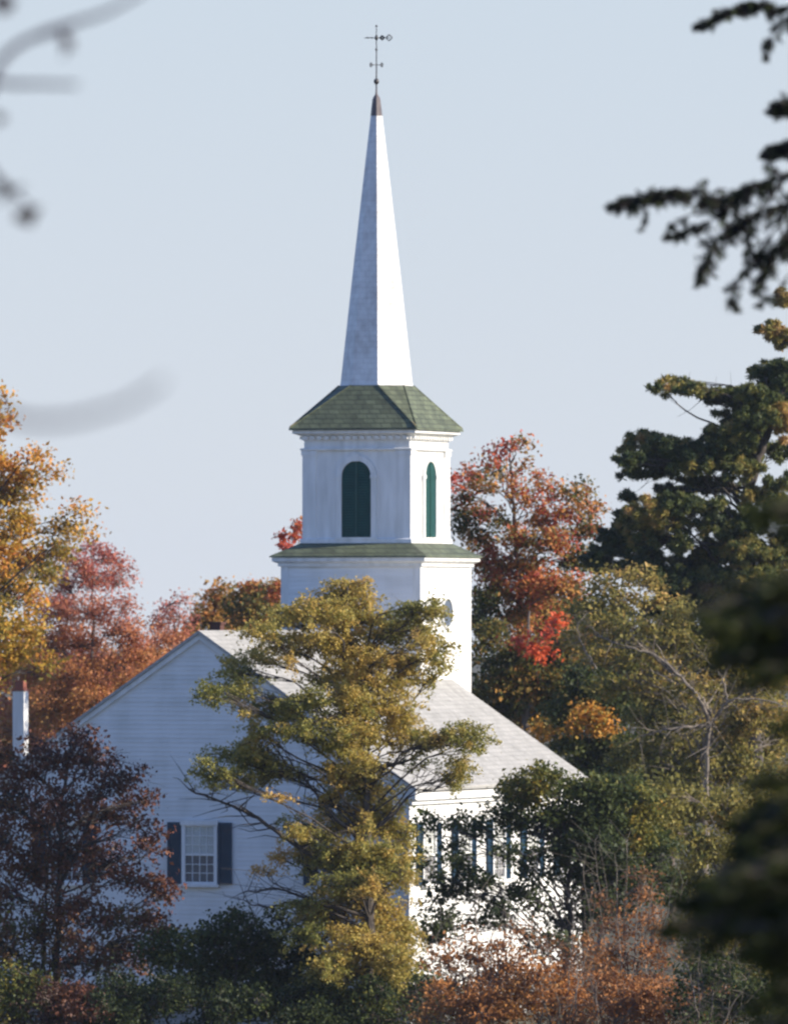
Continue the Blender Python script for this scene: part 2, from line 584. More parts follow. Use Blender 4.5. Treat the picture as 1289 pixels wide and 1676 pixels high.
    m.loft([ring(bw + 0.055, ZC + 5.00), ring(bw + 0.10, ZC + 5.03), ring(bw + 0.10, ZC + 5.07), ring(bw + 0.055, ZC + 5.09)])
    m.build('belfry_band', M_TRIM, church)
    m = MB()   # cornice
    m.loft([ring(bw + 0.05, ZC + 5.33), ring(bw + 0.05, ZC + 5.46), ring(bw + 0.16, ZC + 5.50), ring(bw + 0.29, ZC + 5.55), ring(bw + 0.29, ZC + 5.645)])
    m.build('belfry_cornice', M_TRIM, church)
    nd = 15
    for s in (-1, 1):
        for ax in (0, 1):
            m = MB()
            for k in range(nd):
                a = -bw - 0.02 + (2 * bw + 0.04) * (k + 0.5) / nd
                p0_, p1_ = sorted((s * (bw + 0.05), s * (bw + 0.16)))
                if ax: m.box(a - 0.07, a + 0.07, TL + p0_, TL + p1_, ZC + 5.365, ZC + 5.462)
                else: m.box(p0_, p1_, TL + a - 0.07, TL + a + 0.07, ZC + 5.365, ZC + 5.462)
            m.build('dentil_course', M_TRIM, church)
    # pilasters (pairs on each corner) and arched louvres on the four faces
    for k in range(4):
        rot = Matrix.Translation((0, TL, 0)) @ Matrix.Rotation(k * math.pi / 2, 4, 'Z')
        def face_mesh(m, name, mat, parent=church):
            bmesh.ops.transform(m.bm, matrix=rot, verts=m.bm.verts)
            return m.build(name, mat, parent)
        for s in (-1, 1):
            m = MB()
            a0, a1 = sorted((s * (bw - 0.40), s * (bw + (0.045 if s > 0 else 0.0))))
            m.box(a0, a1, -bw - 0.045, -bw, ZC + 2.27, ZC + 4.98)
            a0, a1 = sorted((s * (bw - 0.43), s * (bw + (0.075 if s > 0 else 0.0))))
            m.box(a0, a1, -bw - 0.075, -bw, ZC + 4.86, ZC + 5.0)
            face_mesh(m, 'pilaster', M_TRIM)
        # arch panel
        hwid, zb_, zs_ = 0.49, ZC + 2.30, ZC + 4.20
        arc = [(hwid * math.cos(t), zs_ + hwid * math.sin(t)) for t in [math.pi * i / 18 for i in range(19)]]
        outline = [(hwid, zb_)] + arc + [(-hwid, zb_)]
        m = MB()
        m.prism([Vector((a, -bw - 0.006, z)) for a, z in outline], (0, 0.004, 0))
        lv = face_mesh(m, 'louvre', M_LOUV)
        m = MB()
        zz = zb_ + 0.03
        while zz < zs_ + hwid - 0.05:
            w_ = hwid - 0.03 if zz < zs_ else math.sqrt(max(hwid ** 2 - (zz + 0.05 - zs_) ** 2, 0.003)) - 0.02
            if w_ > 0.03:
                pts = [(-bw - 0.008, zz + 0.075), (-bw - 0.055, zz), (-bw - 0.055, zz + 0.018), (-bw - 0.008, zz + 0.093)]
                m.prism([Vector((-w_, y, z)) for y, z in pts], (2 * w_, 0, 0))
            zz += 0.085
        m.box(-0.022, 0.022, -bw - 0.065, -bw - 0.008, zb_, zs_ + hwid - 0.04)
        face_mesh(m, 'slats', M_LOUV, lv)
        # arch surround
        m = MB()
        ow = hwid + 0.17
        ts = [math.pi * i / 18 for i in range(19)]
        inner = [(hwid, zb_)] + [(hwid * math.cos(t), zs_ + hwid * math.sin(t)) for t in ts] + [(-hwid, zb_)]
        outer = [(ow, zb_)] + [(ow * math.cos(t), zs_ + ow * math.sin(t)) for t in ts] + [(-ow, zb_)]
        for i in range(len(inner) - 1):
            q = [inner[i], outer[i], outer[i + 1], inner[i + 1]]
            m.prism([Vector((a, -bw - 0.07, z)) for a, z in q], (0, 0.068, 0))
        m.box(-0.09, 0.09, -bw - 0.10, -bw - 0.07, zs_ + hwid - 0.02, zs_ + ow + 0.05)
        for s in (-1, 1):
            a0, a1 = sorted((s * (hwid - 0.02), s * (ow + 0.04)))
            m.box(a0, a1, -bw - 0.095, -bw - 0.0705, zs_ - 0.06, zs_ + 0.05)
        m.box(-ow - 0.03, ow + 0.03, -bw - 0.12, -bw, zb_ - 0.07, zb_)
        face_mesh(m, 'arch_surround', M_TRIM)

    # --- belfry roof: square eave to octagon
    R8 = 1.175
    zt_ = ZC + 7.06
    ze = ZC + 5.66
    he = 2.13
    oct_ = [(R8 * math.cos(math.radians(22.5 + 45 * i)), TL + R8 * math.sin(math.radians(22.5 + 45 * i)), zt_) for i in range(8)]
    sq = [(he, TL + he), (-he, TL + he), (-he, TL - he), (he, TL - he)]
    bm = bmesh.new()
    ov = [bm.verts.new(p) for p in oct_]
    sv = [bm.verts.new((x, y, ze + 0.035)) for x, y in sq]
    sb = [bm.verts.new((x, y, ze - 0.012)) for x, y in sq]
    for i in range(4):     # corner triangles + side trapezoids
        c = sv[i]
        bm.faces.new((c, ov[2 * i + 1], ov[2 * i]))
        bm.faces.new((c, sv[(i + 1) % 4], ov[(2 * i + 2) % 8], ov[2 * i + 1]))
        bm.faces.new((sb[i], sb[(i + 1) % 4], sv[(i + 1) % 4], sv[i]))
    bm.faces.new(ov); bm.faces.new(sb)
    mb = MB(); mb.bm.free(); mb.bm = bm
    rf = mb.build('belfry_roof', M_GREEN, church)
    m = MB()
    for i in range(4):
        for j in (2 * i, 2 * i + 1):
            a, b = Vector((sq[i][0], sq[i][1], ze + 0.05)), Vector(oct_[j]) + Vector((0, 0, 0.01))
            m.tube(a.lerp(b, 0.02), b, 0.022, 0.022, 5)
    m.build('hip_flashing', M_GREEN, rf)
    for i in range(4):
        m = MB()
        a, b = Vector((sq[i][0], sq[i][1], ze + 0.07)), Vector(oct_[2 * i + (1 if i in (2, 0) else 0)])
        m.tube(a.lerp(b, 0.03), a.lerp(b, 0.13), 0.028, 0.02, 5)
        m.build('hip_cap', M_COPPER, rf)

    # --- spire
    def oring(R, z):
        return [(R * math.cos(math.radians(22.5 + 45 * i)), TL + R * math.sin(math.radians(22.5 + 45 * i)), z) for i in range(8)]
    zc0, zc1 = ZC + 15.57, ZC + 16.12
    rings = [oring(1.15, zt_ - 0.02), oring(1.12, zt_ + 0.12)]
    for i in range(1, 16):
        f = i / 15
        rings.append(oring(1.12 + (0.175 - 1.12) * f - 0.02 * math.sin(math.pi * f) + 0.03 * math.sin(math.pi * f), zt_ + 0.12 + (zc0 - zt_ - 0.12) * f))
    m = MB(); m.loft(rings)
    sp = m.build('spire', M_SPIRE, church)
    m = MB(); m.loft([oring(0.185, zc0 - 0.03), oring(0.18, zc0 + 0.02), oring(0.125, zc1 - 0.06), oring(0.085, zc1 + 0.03), oring(0.035, zc1 + 0.10), oring(0.026, zc1 + 0.26)])
    m.build('spire_cap', M_LEAD, sp)
    # --- weathervane, turned to face the wind
    ca = math.radians(14)
    d = Vector((math.cos(ca), math.sin(ca), 0)); up = Vector((0, 0, 1))
    c = lambda a, z: Vector((0, TL, ZC + z)) + d * a
    m = MB(); m.tube(c(0, 16.35), c(0, 18.36), 0.024, 0.013, 8)
    wv = m.build('weathervane', M_IRON, church)
    m = MB(); m.ball(c(0, 16.62), 0.088, 1.15); m.build('ball', M_IRON, wv)
    m = MB(); m.ball(c(0, 17.62), 0.04); m.build('ball', M_IRON, wv)
    m = MB(); m.ball(c(0, 18.36), 0.035); m.build('ball', M_IRON, wv)
    m = MB()
    for k in range(2):
        dd = Vector((math.cos(ca + 0.9 + k * math.pi / 2), math.sin(ca + 0.9 + k * math.pi / 2), 0))
        o = Vector((0, TL, ZC + 17.14))
        m.tube(o - dd * 0.27, o + dd * 0.27, 0.009, 0.009, 5)
        for s in (-1, 1):
            e = o + dd * (0.24 * s)
            for q in range(8):
                t0, t1 = 2 * math.pi * q / 8, 2 * math.pi * (q + 1) / 8
                m.tube(e + dd * 0.05 * math.cos(t0) + up * 0.06 * math.sin(t0), e + dd * 0.05 * math.cos(t1) + up * 0.06 * math.sin(t1), 0.01, 0.01, 4)
    m.build('direction_arms', M_IRON, wv)
    m = MB()
    z = 17.99
    m.tube(c(-0.31, z), c(0.42, z), 0.012, 0.012, 6)
    m.tube(c(-0.40, z), c(-0.27, z), 0.004, 0.022, 6)
    m.ball(c(-0.14, z), 0.03); m.ball(c(0, z), 0.055, 1.6); m.ball(c(-0.25, z), 0.025)
    def diamond(a0, a1, h, t):
        am = (a0 + a1) / 2
        pts = [(a0, 0), (am, h), (a1, 0), (am, -h)]
        for i in range(4):
            p, q = pts[i], pts[(i + 1) % 4]
            m.tube(c(p[0], z + p[1]), c(q[0], z + q[1]), t, t, 5)
    diamond(0.10, 0.26, 0.075, 0.018); diamond(0.12, 0.24, 0.045, 0.016)
    diamond(0.30, 0.50, 0.10, 0.017)
    m.build('arrow', M_IRON, wv)


build_church()


# neighbouring house: its white chimney shows above the trees at the left
def build_house():
    Y = 342.0
    b = P(34, 1200, Y)
    root = empty('house', (b.x - 2.5, Y + 1.0, -1.9), -TH)
    tag(root, 'white house behind the trees at left, only its white chimney with brick top showing', 'house')
    zr = ZC - (1192 - HY) * Y / F
    m = MB(); m.prism([Vector((-4.0, 0, 0)), Vector((4.0, 0, 0)), Vector((4.0, 0, zr - 2.6)), Vector((0, 0, zr - 0.1)), Vector((-4.0, 0, zr - 2.6))], (0, 7, 0))
    m.build('wall', M_CLAP, root)
    for s in (-1, 1):
        m = MB()
        a = Vector((0, -0.3, zr - 0.06)); e = Vector((s * 4.3, -0.3, zr - 0.06 - 2.5 / 4.0 * 4.3)); u = Vector((0, 0, 0.12))
        m.prism([a, e, e + u, a + u], (0, 7.6, 0)); m.build('roof', M_ROOF, root)
    loc = Matrix.Rotation(TH, 4, 'Z') @ Vector((b.x - root.location.x, b.y - root.location.y, 0))
    zt = ZC - (1131 - HY) * Y / F
    m = MB(); h = 0.215
    m.box(loc.x - h, loc.x + h, loc.y - h, loc.y + h, zr - 3.0, zt + 1.9)
    ch = m.build('chimney', M_TRIM, root)
    m = MB(); m.box(loc.x - h - 0.03, loc.x + h + 0.03, loc.y - h - 0.03, loc.y + h + 0.03, zt + 1.9, zt + 1.97)
    m.box(loc.x - 0.13, loc.x + 0.17, loc.y - 0.15, loc.y + 0.15, zt + 1.97, zt + 2.26)
    m.build('brick_top', M_BRICK, ch)


build_house()


# ------------------------------------------------------------------ trees
def np_mesh(name, verts, faces4, mat, parent, tint=None, smooth=False):
    me = bpy.data.meshes.new(name)
    nv, nf = len(verts), len(faces4)
    me.vertices.add(nv)
    me.vertices.foreach_set('co', np.ascontiguousarray(verts, dtype=np.float32).ravel())
    me.loops.add(nf * 4)
    me.loops.foreach_set('vertex_index', np.ascontiguousarray(faces4, dtype=np.int32).ravel())
    me.polygons.add(nf)
    me.polygons.foreach_set('loop_start', np.arange(0, nf * 4, 4, dtype=np.int32))
    if tint is not None:
        a = me.attributes.new('tint', 'FLOAT', 'FACE')
        a.data.foreach_set('value', np.ascontiguousarray(np.clip(tint, 0.0, 1.0), dtype=np.float32))
    me.update(calc_edges=True)
    if smooth:
        me.polygons.foreach_set('use_smooth', np.ones(nf, dtype=bool))
    return link_mesh(name, me, mat, parent)


def unit(v):
    return v / (np.linalg.norm(v, axis=1, keepdims=True) + 1e-9)


def leaf_quads(pts, size, rng, up=0.6, aspect=0.6, dirs=None, jitter=0.35):
    """one folded rhombus per point"""
    n = len(pts)
    nor = unit(rng.normal(size=(n, 3)) + np.array([0, 0, up]))
    if dirs is None:
        t = rng.normal(size=(n, 3))
    else:
        t = dirs + rng.normal(size=(n, 3)) * jitter
    t = unit(t - nor * np.sum(t * nor, axis=1, keepdims=True))
    b = np.cross(nor, t)
    s = size * rng.uniform(0.45, 1.6, size=(n, 1))
    w = s * aspect * 0.5
    fold = nor * (s * rng.uniform(-0.05, 0.22, size=(n, 1)))
    v = np.empty((n, 4, 3))
    v[:, 0] = pts - t * s * 0.5
    v[:, 1] = pts + b * w + fold + t * s * 0.05
    v[:, 2] = pts + t * s * 0.5 - fold * 0.4
    v[:, 3] = pts - b * w + fold + t * s * 0.05
    f = np.arange(n * 4).reshape(n, 4)
    return v.reshape(-1, 3), f


def prisms(p0, p1, r0, r1):
    """three-sided twig segments, vectorised"""
    n = len(p0)
    if n == 0:
        return np.zeros((0, 3)), np.zeros((0, 4), int)
    d = unit(p1 - p0)
    ref = np.where(np.abs(d[:, 2:3]) < 0.9, np.array([[0, 0, 1.0]]), np.array([[1.0, 0, 0]]))
    u = unit(np.cross(d, ref)); w = np.cross(d, u)
    v = np.empty((n, 6, 3))
    for k in range(3):
        a = 2 * math.pi * k / 3
        off = u * math.cos(a) + w * math.sin(a)
        v[:, k] = p0 + off * np.asarray(r0).reshape(-1, 1)
        v[:, 3 + k] = p1 + off * np.asarray(r1).reshape(-1, 1)
    base = (np.arange(n) * 6)[:, None]
    f = np.concatenate([base + np.array([[k, (k + 1) % 3, 3 + (k + 1) % 3, 3 + k]]) for k in range(3)], axis=0)
    return v.reshape(-1, 3), f


def tube_np(pts, rad, sides=7):
    pts = np.asarray(pts, float); rad = np.asarray(rad, float)
    n = len(pts)
    d = np.gradient(pts, axis=0)
    d = unit(d)
    v = []
    ref = np.array([0.3, 1.0, 0.1])
    for i in range(n):
        u = np.cross(d[i], ref); u /= np.linalg.norm(u) + 1e-9
        w = np.cross(d[i], u)
        for k in range(sides):
            a = 2 * math.pi * k / sides
            v.append(pts[i] + (u * math.cos(a) + w * math.sin(a)) * rad[i])
    f = []
    for i in range(n - 1):
        for k in range(sides):
            a, b = i * sides + k, i * sides + (k + 1) % sides
            f.append((a, b, b + sides, a + sides))
    return np.array(v), np.array(f, int)


def join(parts):
    vs, fs, o = [], [], 0
    for v, f in parts:
        if len(v) == 0: continue
        vs.append(v); fs.append(f + o); o += len(v)
    return np.concatenate(vs), np.concatenate(fs)


def smooth_line(pts, n, rng, wob):
    """Catmull-Rom through pts with a little wobble"""
    pts = np.asarray(pts, float)
    p = np.concatenate([[2 * pts[0] - pts[1]], pts, [2 * pts[-1] - pts[-2]]])
    out = []
    m = len(pts) - 1
    for i in range(m):
        a, b, c, d = p[i], p[i + 1], p[i + 2], p[i + 3]
        k = max(2, n // m)
        for t in np.linspace(0, 1, k, endpoint=False):
            out.append(0.5 * ((2 * b) + (c - a) * t + (2 * a - 5 * b + 4 * c - d) * t * t + (3 * b - a - 3 * c + d) * t ** 3))
    out.append(pts[-1])
    out = np.array(out)
    out[1:-1] += rng.normal(size=out[1:-1].shape) * wob
    return out


KD, KP, KL = 1.6, 3.1, 0.88       # overall twig density, leaves per twig, leaf size


def tree(name, label, cat, Y, trunk, clumps, leaf_m, bark_m, seed, leaf=0.15, per=16, dens=9.0, spread=0.3, r_trunk=0.2,
         depth=2.5, up=0.6, aspect=0.62, style='blob', limbs=(), group=None, tnoise=0.10, twig_r=0.011, flat=0.7, droop=0.0, limb_r=None,
         twig_show=1.0, base_py=None):
    """crown of leaf clumps given as (px, py, rx, ry, density, tint) at the tree's own depth"""
    rng = np.random.default_rng(seed)
    dens, per, leaf = dens * KD, per * KP, leaf * KL
    ppm = F / Y
    tr = [P(a[0], a[1], Y + (a[2] if len(a) > 2 else 0)) for a in trunk]
    base = Vector((tr[0].x, tr[0].y, ground_z(tr[0].x, tr[0].y) - 0.15))
    root = empty(name, base)
    tag(root, label, cat, group)
    B = np.array(base)
    pts = [B] + [np.array(p) for p in tr if p.z > base.z + 0.3]
    if len(pts) < 2: pts.append(B + np.array([0, 0, 0.7]))
    tl = smooth_line(pts, 6 * len(pts), rng, 0.03) - B
    s = np.linspace(0, 1, len(tl))
    rad = r_trunk * (1 - 0.86 * s ** 0.9)
    rad[0] *= 1.35
    np_mesh('trunk', *tube_np(tl, rad, 8), bark_m, root, smooth=True)
    segs, tw0, tw1, tr0, tr1 = [], [], [], [], []
    for lb in limbs:           # explicit limbs: list of (px,py[,dY]) and a start radius
        line, r = lb
        q = np.array([np.array(P(a[0], a[1], Y + (a[2] if len(a) > 2 else 0))) for a in line]) - B
        q = smooth_line(q, 5 * len(q), rng, 0.02)
        segs.append(tube_np(q, r * (1 - 0.75 * np.linspace(0, 1, len(q))), 6))
        # side twigs on the bare limbs
        for i in range(2, len(q)):
            for _ in range(2):
                dv = rng.normal(size=3) * np.array([0.35, 0.25, 0.25]) + (q[i] - q[i - 1]) * 0.5
                k1 = q[i] + dv + rng.normal(size=3) * 0.06
                k2 = k1 + dv * 0.8 + rng.normal(size=3) * 0.14
                tw0 += [q[i], k1]; tw1 += [k1, k2]; tr0 += [r * 0.22, r * 0.14]; tr1 += [r * 0.14, 0.004]
    L_pts, L_tint, L_dir = [], [], []
    r_l = (limb_r or r_trunk * 0.34) * 0.6
    for cl in clumps:
        cx, cy, rx, ry = cl[:4]
        dn = cl[4] if len(cl) > 4 else 1.0
        t0 = cl[5] if len(cl) > 5 else 0.5
        dy = cl[6] if len(cl) > 6 else float(np.clip(rng.normal() * 0.55, -1, 1)) * depth
        c = np.array(P(cx, cy, Y)) - B
        c[1] += dy
        R = np.array([rx / ppm, 0.62 * (rx + ry) / 2 / ppm + 0.25, ry / ppm])
        # limb from trunk to clump
        hd = np.hypot(tl[:, 0] - c[0], tl[:, 1] - c[1])
        want = c[2] - 0.55 * hd - 0.3
        k = int(np.argmin(np.abs(tl[:, 2] - want) + 0.15 * hd))
        a = tl[k]
        if a[2] > c[2]: a = tl[max(0, k - 2)]
        mid = (a + c) / 2 + np.array([0, 0, 0.12 * np.linalg.norm(c - a) - droop]) + rng.normal(size=3) * 0.09 * np.linalg.norm(c - a)
        end = c + np.array([0, 0, -0.2 * R[2]])
        q = smooth_line([a, a * 0.6 + mid * 0.4 + rng.normal(size=3) * 0.07, mid, mid * 0.45 + end * 0.55 + rng.normal(size=3) * 0.10, end], 12, rng, 0.02)
        r0 = min(r_l, rad[k] * 0.7)
        segs.append(tube_np(q, r0 * (1 - 0.85 * np.linspace(0, 1, len(q)) ** 0.8), 5))
        # twig tips through the clump volume
        nt = max(3, int(dn * dens * math.pi * R[0] * R[2]))
        d = unit(rng.normal(size=(nt, 3)))
        rr = rng.uniform(0, 1, size=(nt, 1)) ** 0.45
        tips = c + d * rr * R * rng.uniform(0.85, 1.2, size=(nt, 1))
        src = q[rng.integers(max(1, len(q) // 2), len(q), size=nt)]
        src = src + (tips - src) * 0.0
        bend = (src + tips) / 2 + np.array([0, 0, 1]) * rng.uniform(-0.02, 0.12, size=(nt, 1)) + rng.normal(size=(nt, 3)) * 0.06
        ks = rng.uniform(size=nt) < twig_show
        for p, b_, e in zip(src[ks], bend[ks], tips[ks]):
            tw0 += [p, b_]; tw1 += [b_, e]; tr0 += [twig_r * 1.5, twig_r]; tr1 += [twig_r, twig_r * 0.5]
        # leaves
        tt = t0 + rng.normal(size=nt) * tnoise
        nl = rng.poisson(per, size=nt)
        idx = np.repeat(np.arange(nt), nl)
        n = len(idx)
        if style == 'spray':       # feathery sprays: leaves strung along a drooping axis
            ax = unit((tips - c) * np.array([1, 1, 0.5]) + rng.normal(size=(nt, 3)) * R * 0.5)
            ax[:, 2] *= 0.6
            ax = unit(ax)
            u = rng.uniform(-1, 1, size=(n, 1))
            pp = tips[idx] + ax[idx] * u * spread * 1.5 + rng.normal(size=(n, 3)) * spread * 0.28
            pp[:, 2] -= (u[:, 0] ** 2) * spread * 0.35
            dr = ax[idx]
        elif style == 'needle':
            dr = unit(rng.normal(size=(n, 3)) + np.array([0, 0, 0.55]) + 0.6 * unit(tips - c)[idx])
            pp = tips[idx] + dr * leaf * 0.5 + rng.normal(size=(n, 3)) * spread * 0.5 * np.array([1, 1, flat])
        else:
            pp = tips[idx] + rng.normal(size=(n, 3)) * spread * np.array([1, 1, flat])
            dr = unit(rng.normal(size=(n, 3)) + np.array([0, 0, -0.5]))
        L_pts.append(pp); L_dir.append(dr)
        L_tint.append(tt[idx] + rng.normal(size=n) * tnoise * 0.7)
    if tw0:
        segs.append(prisms(np.array(tw0), np.array(tw1), np.array(tr0), np.array(tr1)))
    if segs:
        np_mesh('branches', *join(segs), bark_m, root)
    pts_ = np.concatenate(L_pts)
    gz = ground_z(base.x, base.y) - B[2] + 0.05
    ok = pts_[:, 2] > gz
    pts_, tint, drs = pts_[ok], np.concatenate(L_tint)[ok], np.concatenate(L_dir)[ok]
    v, f = leaf_quads(pts_, leaf, rng, up, aspect, drs, 0.15 if style == 'needle' else 0.6)
    np_mesh('crown', v, f, leaf_m, root, tint)
    return root


def rgb(*c):   # sRGB 0-255 to linear
    return tuple((x / 255 / 12.92) if x / 255 <= 0.04045 else ((x / 255 + 0.055) / 1.055) ** 2.4 for x in c)


L_LOCUST = leaf_mat('olive_gold_leaves', [(0.0, rgb(96, 106, 58)), (0.35, rgb(152, 148, 80)), (0.65, rgb(194, 170, 92)), (1.0, rgb(220, 178, 108))], 0.42)
L_PLUM = leaf_mat('maroon_leaves', [(0.0, rgb(76, 54, 48)), (0.4, rgb(120, 76, 56)), (0.65, rgb(112, 92, 60)), (0.85, rgb(96, 98, 40)), (1.0, rgb(140, 124, 44))], 0.25)
L_GOLD = leaf_mat('golden_maple_leaves', [(0.0, rgb(96, 100, 52)), (0.35, rgb(184, 154, 66)), (0.65, rgb(218, 158, 72)), (1.0, rgb(206, 118, 76))])
L_RED = leaf_mat('red_maple_leaves', [(0.0, rgb(168, 130, 70)), (0.3, rgb(196, 134, 86)), (0.65, rgb(192, 124, 98)), (1.0, rgb(182, 104, 102))])
L_MIX = leaf_mat('mixed_maple_leaves', [(0.0, rgb(60, 70, 38)), (0.2, rgb(108, 106, 54)), (0.4, rgb(190, 144, 80)), (0.6, rgb(192, 112, 70)), (0.8, rgb(184, 84, 74)), (1.0, rgb(216, 98, 54))])
L_DKGREEN = leaf_mat('dark_green_leaves', [(0.0, rgb(48, 60, 38)), (0.5, rgb(84, 94, 50)), (0.75, rgb(140, 130, 60)), (1.0, rgb(206, 144, 64))])
L_OAK = leaf_mat('olive_brown_oak_leaves', [(0.0, rgb(76, 84, 46)), (0.5, rgb(150, 140, 76)), (1.0, rgb(198, 160, 96))], 0.42)
L_PINE = leaf_mat('pine_needles', [(0.0, rgb(52, 66, 42)), (0.4, rgb(88, 98, 52)), (0.75, rgb(154, 142, 74)), (1.0, rgb(178, 142, 86))], 0.2)  # golden end of the ramp puts sunlight into the tuft colour
L_RUSSET = leaf_mat('russet_leaves', [(0.0, rgb(112, 92, 60)), (0.4, rgb(160, 112, 72)), (0.8, rgb(182, 124, 72)), (1.0, rgb(194, 140, 78))])
L_SPRUCE = leaf_mat('spruce_needles', [(0.0, rgb(32, 44, 22)), (1.0, rgb(92, 102, 44))], 0.35)

# --- the olive-gold tree in front of the church
tree('locust_tree', 'olive gold feathery tree standing in front of the church gable', 'tree', 268,
     [(608, 1676), (604, 1500), (600, 1380), (598, 1290), (585, 1200), (570, 1110), (566, 1030), (568, 960)],
     [(572, 960, 34, 22, 1.2, .62), (605, 1449, 23, 29, 0.80, 0.72, -1.9), (540, 1582, 21, 28, 0.55, 0.54, -1.3), (572, 1338, 14, 17, 0.61, 0.72, 0.3), (707, 1098, 16, 29, 0.85, 0.47, 0.9), (571, 1407, 16, 29, 0.78, 0.74, 0.7), (472, 1198, 15, 16, 0.53, 0.47, -0.2), (488, 1164, 23, 21, 0.63, 0.54, 0.1), (672, 1201, 20, 14, 0.52, 0.42, 0.9), (491, 1194, 20, 26, 0.54, 0.65, 0.4), (489, 1363, 25, 19, 0.87, 0.57, -1.1), (479, 1077, 14, 16, 0.78, 0.75, -1.5), (568, 1227, 16, 23, 0.83, 0.53, -0.7), (693, 1046, 22, 29, 0.75, 0.67, -1.7), (528, 1058, 24, 18, 0.68, 0.75, 0.6), (750, 1259, 19, 25, 0.69, 0.47, -0.8), (410, 1208, 25, 29, 0.75, 0.55, -1.0), (386, 1139, 23, 27, 0.64, 0.66, 0.3), (634, 1398, 23, 19, 0.78, 0.46, -0.5), (665, 1415, 17, 29, 0.76, 0.58, -2.0), (574, 1125, 22, 21, 0.83, 0.61, 0.4), (492, 1385, 22, 27, 0.64, 0.69, 0.6), (632, 1604, 25, 22, 0.71, 0.42, 0.5), (734, 1274, 22, 25, 0.79, 0.42, 0.3), (588, 1399, 19, 23, 0.81, 0.60, 0.2), (530, 1389, 16, 24, 0.75, 0.37, -0.6), (404, 1169, 16, 17, 0.51, 0.54, -0.9), (600, 1349, 16, 28, 0.50, 0.51, -1.2), (518, 1035, 23, 19, 0.51, 0.60, -1.7), (573, 1183, 20, 29, 0.83, 0.52, 0.4), (613, 1203, 15, 23, 0.73, 0.73, 0.9), (599, 1191, 24, 14, 0.54, 0.58, -0.2), (715, 1208, 19, 17, 0.62, 0.74, -0.9), (594, 1131, 25, 21, 0.67, 0.48, 1.0), (551, 1149, 19, 15, 0.75, 0.53, -1.1), (545, 978, 40, 20, 1.1, .6), (600, 985, 22, 16, .8, .6), (520, 1000, 60, 22, 1.2, .55), (585, 1010, 60, 30, 1.3, .55), (470, 1010, 45, 18, 1.1, .5), (425, 1030, 45, 16, .8, .5),
      (685, 1000, 38, 22, 1.2, .35), (650, 1030, 55, 26, 1.3, .28), (712, 1003, 22, 24, .7, .4), (728, 1052, 22, 20, .6, .4), (690, 1035, 24, 22, .8, .4), (705, 1075, 36, 20, .5, .4), (732, 1095, 20, 14, .5, .45),
      (560, 1050, 80, 28, 1.2, .6), (480, 1055, 60, 22, .9, .6), (420, 1075, 55, 18, .8, .55), (385, 1095, 40, 18, .9, .5), (355, 1135, 32, 22, 1.0, .25), (395, 1125, 50, 18, .7, .3),
      (600, 1100, 70, 40, 1.2, .65), (660, 1100, 36, 34, 1.1, .6), (540, 1110, 50, 20, .7, .45), (500, 1145, 60, 18, .8, .3), (450, 1160, 55, 22, .9, .35), (430, 1190, 40, 15, .6, .4),
      (640, 1155, 48, 36, 1.1, .6), (575, 1160, 50, 26, .9, .45), (580, 1190, 40, 18, .8, .6, -1.5), (565, 1130, 42, 18, .9, .6, -1.5), (595, 1245, 40, 18, .8, .55, -1.4), (500, 1185, 60, 18, 1, .35), (660, 1205, 40, 30, .9, .55), (600, 1205, 50, 22, .9, .5), (530, 1215, 50, 18, .9, .3),
      (745, 1205, 45, 22, 1.2, .35), (785, 1220, 24, 16, 1, .35), (700, 1215, 30, 18, .8, .3), (760, 1262, 35, 12, .6, .35), (700, 1258, 35, 12, .5, .3),
      (400, 1235, 60, 22, 1.2, .3), (350, 1258, 30, 22, 1.1, .3), (440, 1260, 60, 24, 1.1, .35), (385, 1280, 45, 18, .9, .4), (455, 1300, 20, 8, .8, .85),
      (560, 1270, 50, 32, 1.1, .6), (610, 1290, 42, 40, 1.2, .55), (545, 1310, 35, 25, .9, .6), (630, 1340, 45, 35, 1.1, .5), (570, 1350, 55, 26, 1.2, .6), (655, 1375, 30, 25, .9, .4), (520, 1370, 36, 20, .8, .4),
      (455, 1400, 26, 14, .8, .95), (430, 1430, 24, 10, .6, .95), (540, 1410, 60, 24, 1.3, .35), (610, 1420, 60, 30, 1.3, .3), (570, 1440, 50, 18, 1.1, .3), (650, 1430, 30, 30, 1.1, .35), (600, 1390, 50, 20, 1.1, .45), (520, 1620, 50, 26, 1, .3), (640, 1600, 40, 34, 1, .4), (500, 1480, 34, 18, .9, .3), (650, 1570, 36, 30, 1, .5), (470, 1350, 25, 16, .7, .3),
      (570, 1465, 60, 24, 1.3, .65), (540, 1500, 50, 30, 1.2, .6), (620, 1500, 55, 34, 1.3, .6), (660, 1530, 30, 34, 1.0, .5), (590, 1545, 70, 34, 1.3, .6), (540, 1575, 50, 24, .9, .4), (600, 1595, 55, 26, 1.1, .55), (500, 1530, 35, 22, .9, .25), (580, 1635, 60, 30, .9, .3)],
     L_LOCUST, M_BARK, 11, leaf=0.094, per=22, dens=19, spread=0.24, r_trunk=0.18, depth=1.7, style='spray', aspect=0.55, up=0.8, twig_r=0.009, limb_r=0.075,
     limbs=[([(598, 1470), (540, 1420), (480, 1380), (430, 1345), (380, 1320), (310, 1292)], 0.10),
            ([(602, 1500), (520, 1478), (460, 1455), (395, 1462)], 0.06), ([(602, 1520), (500, 1478), (440, 1485), (390, 1472)], 0.05),
            ([(600, 1380), (550, 1340), (510, 1290), (485, 1262)], 0.08), ([(594, 1270), (640, 1250), (665, 1245), (700, 1222)], 0.075),
            ([(598, 1300), (560, 1240), (535, 1205)], 0.07), ([(585, 1210), (610, 1150), (650, 1080), (690, 1010)], 0.06)])

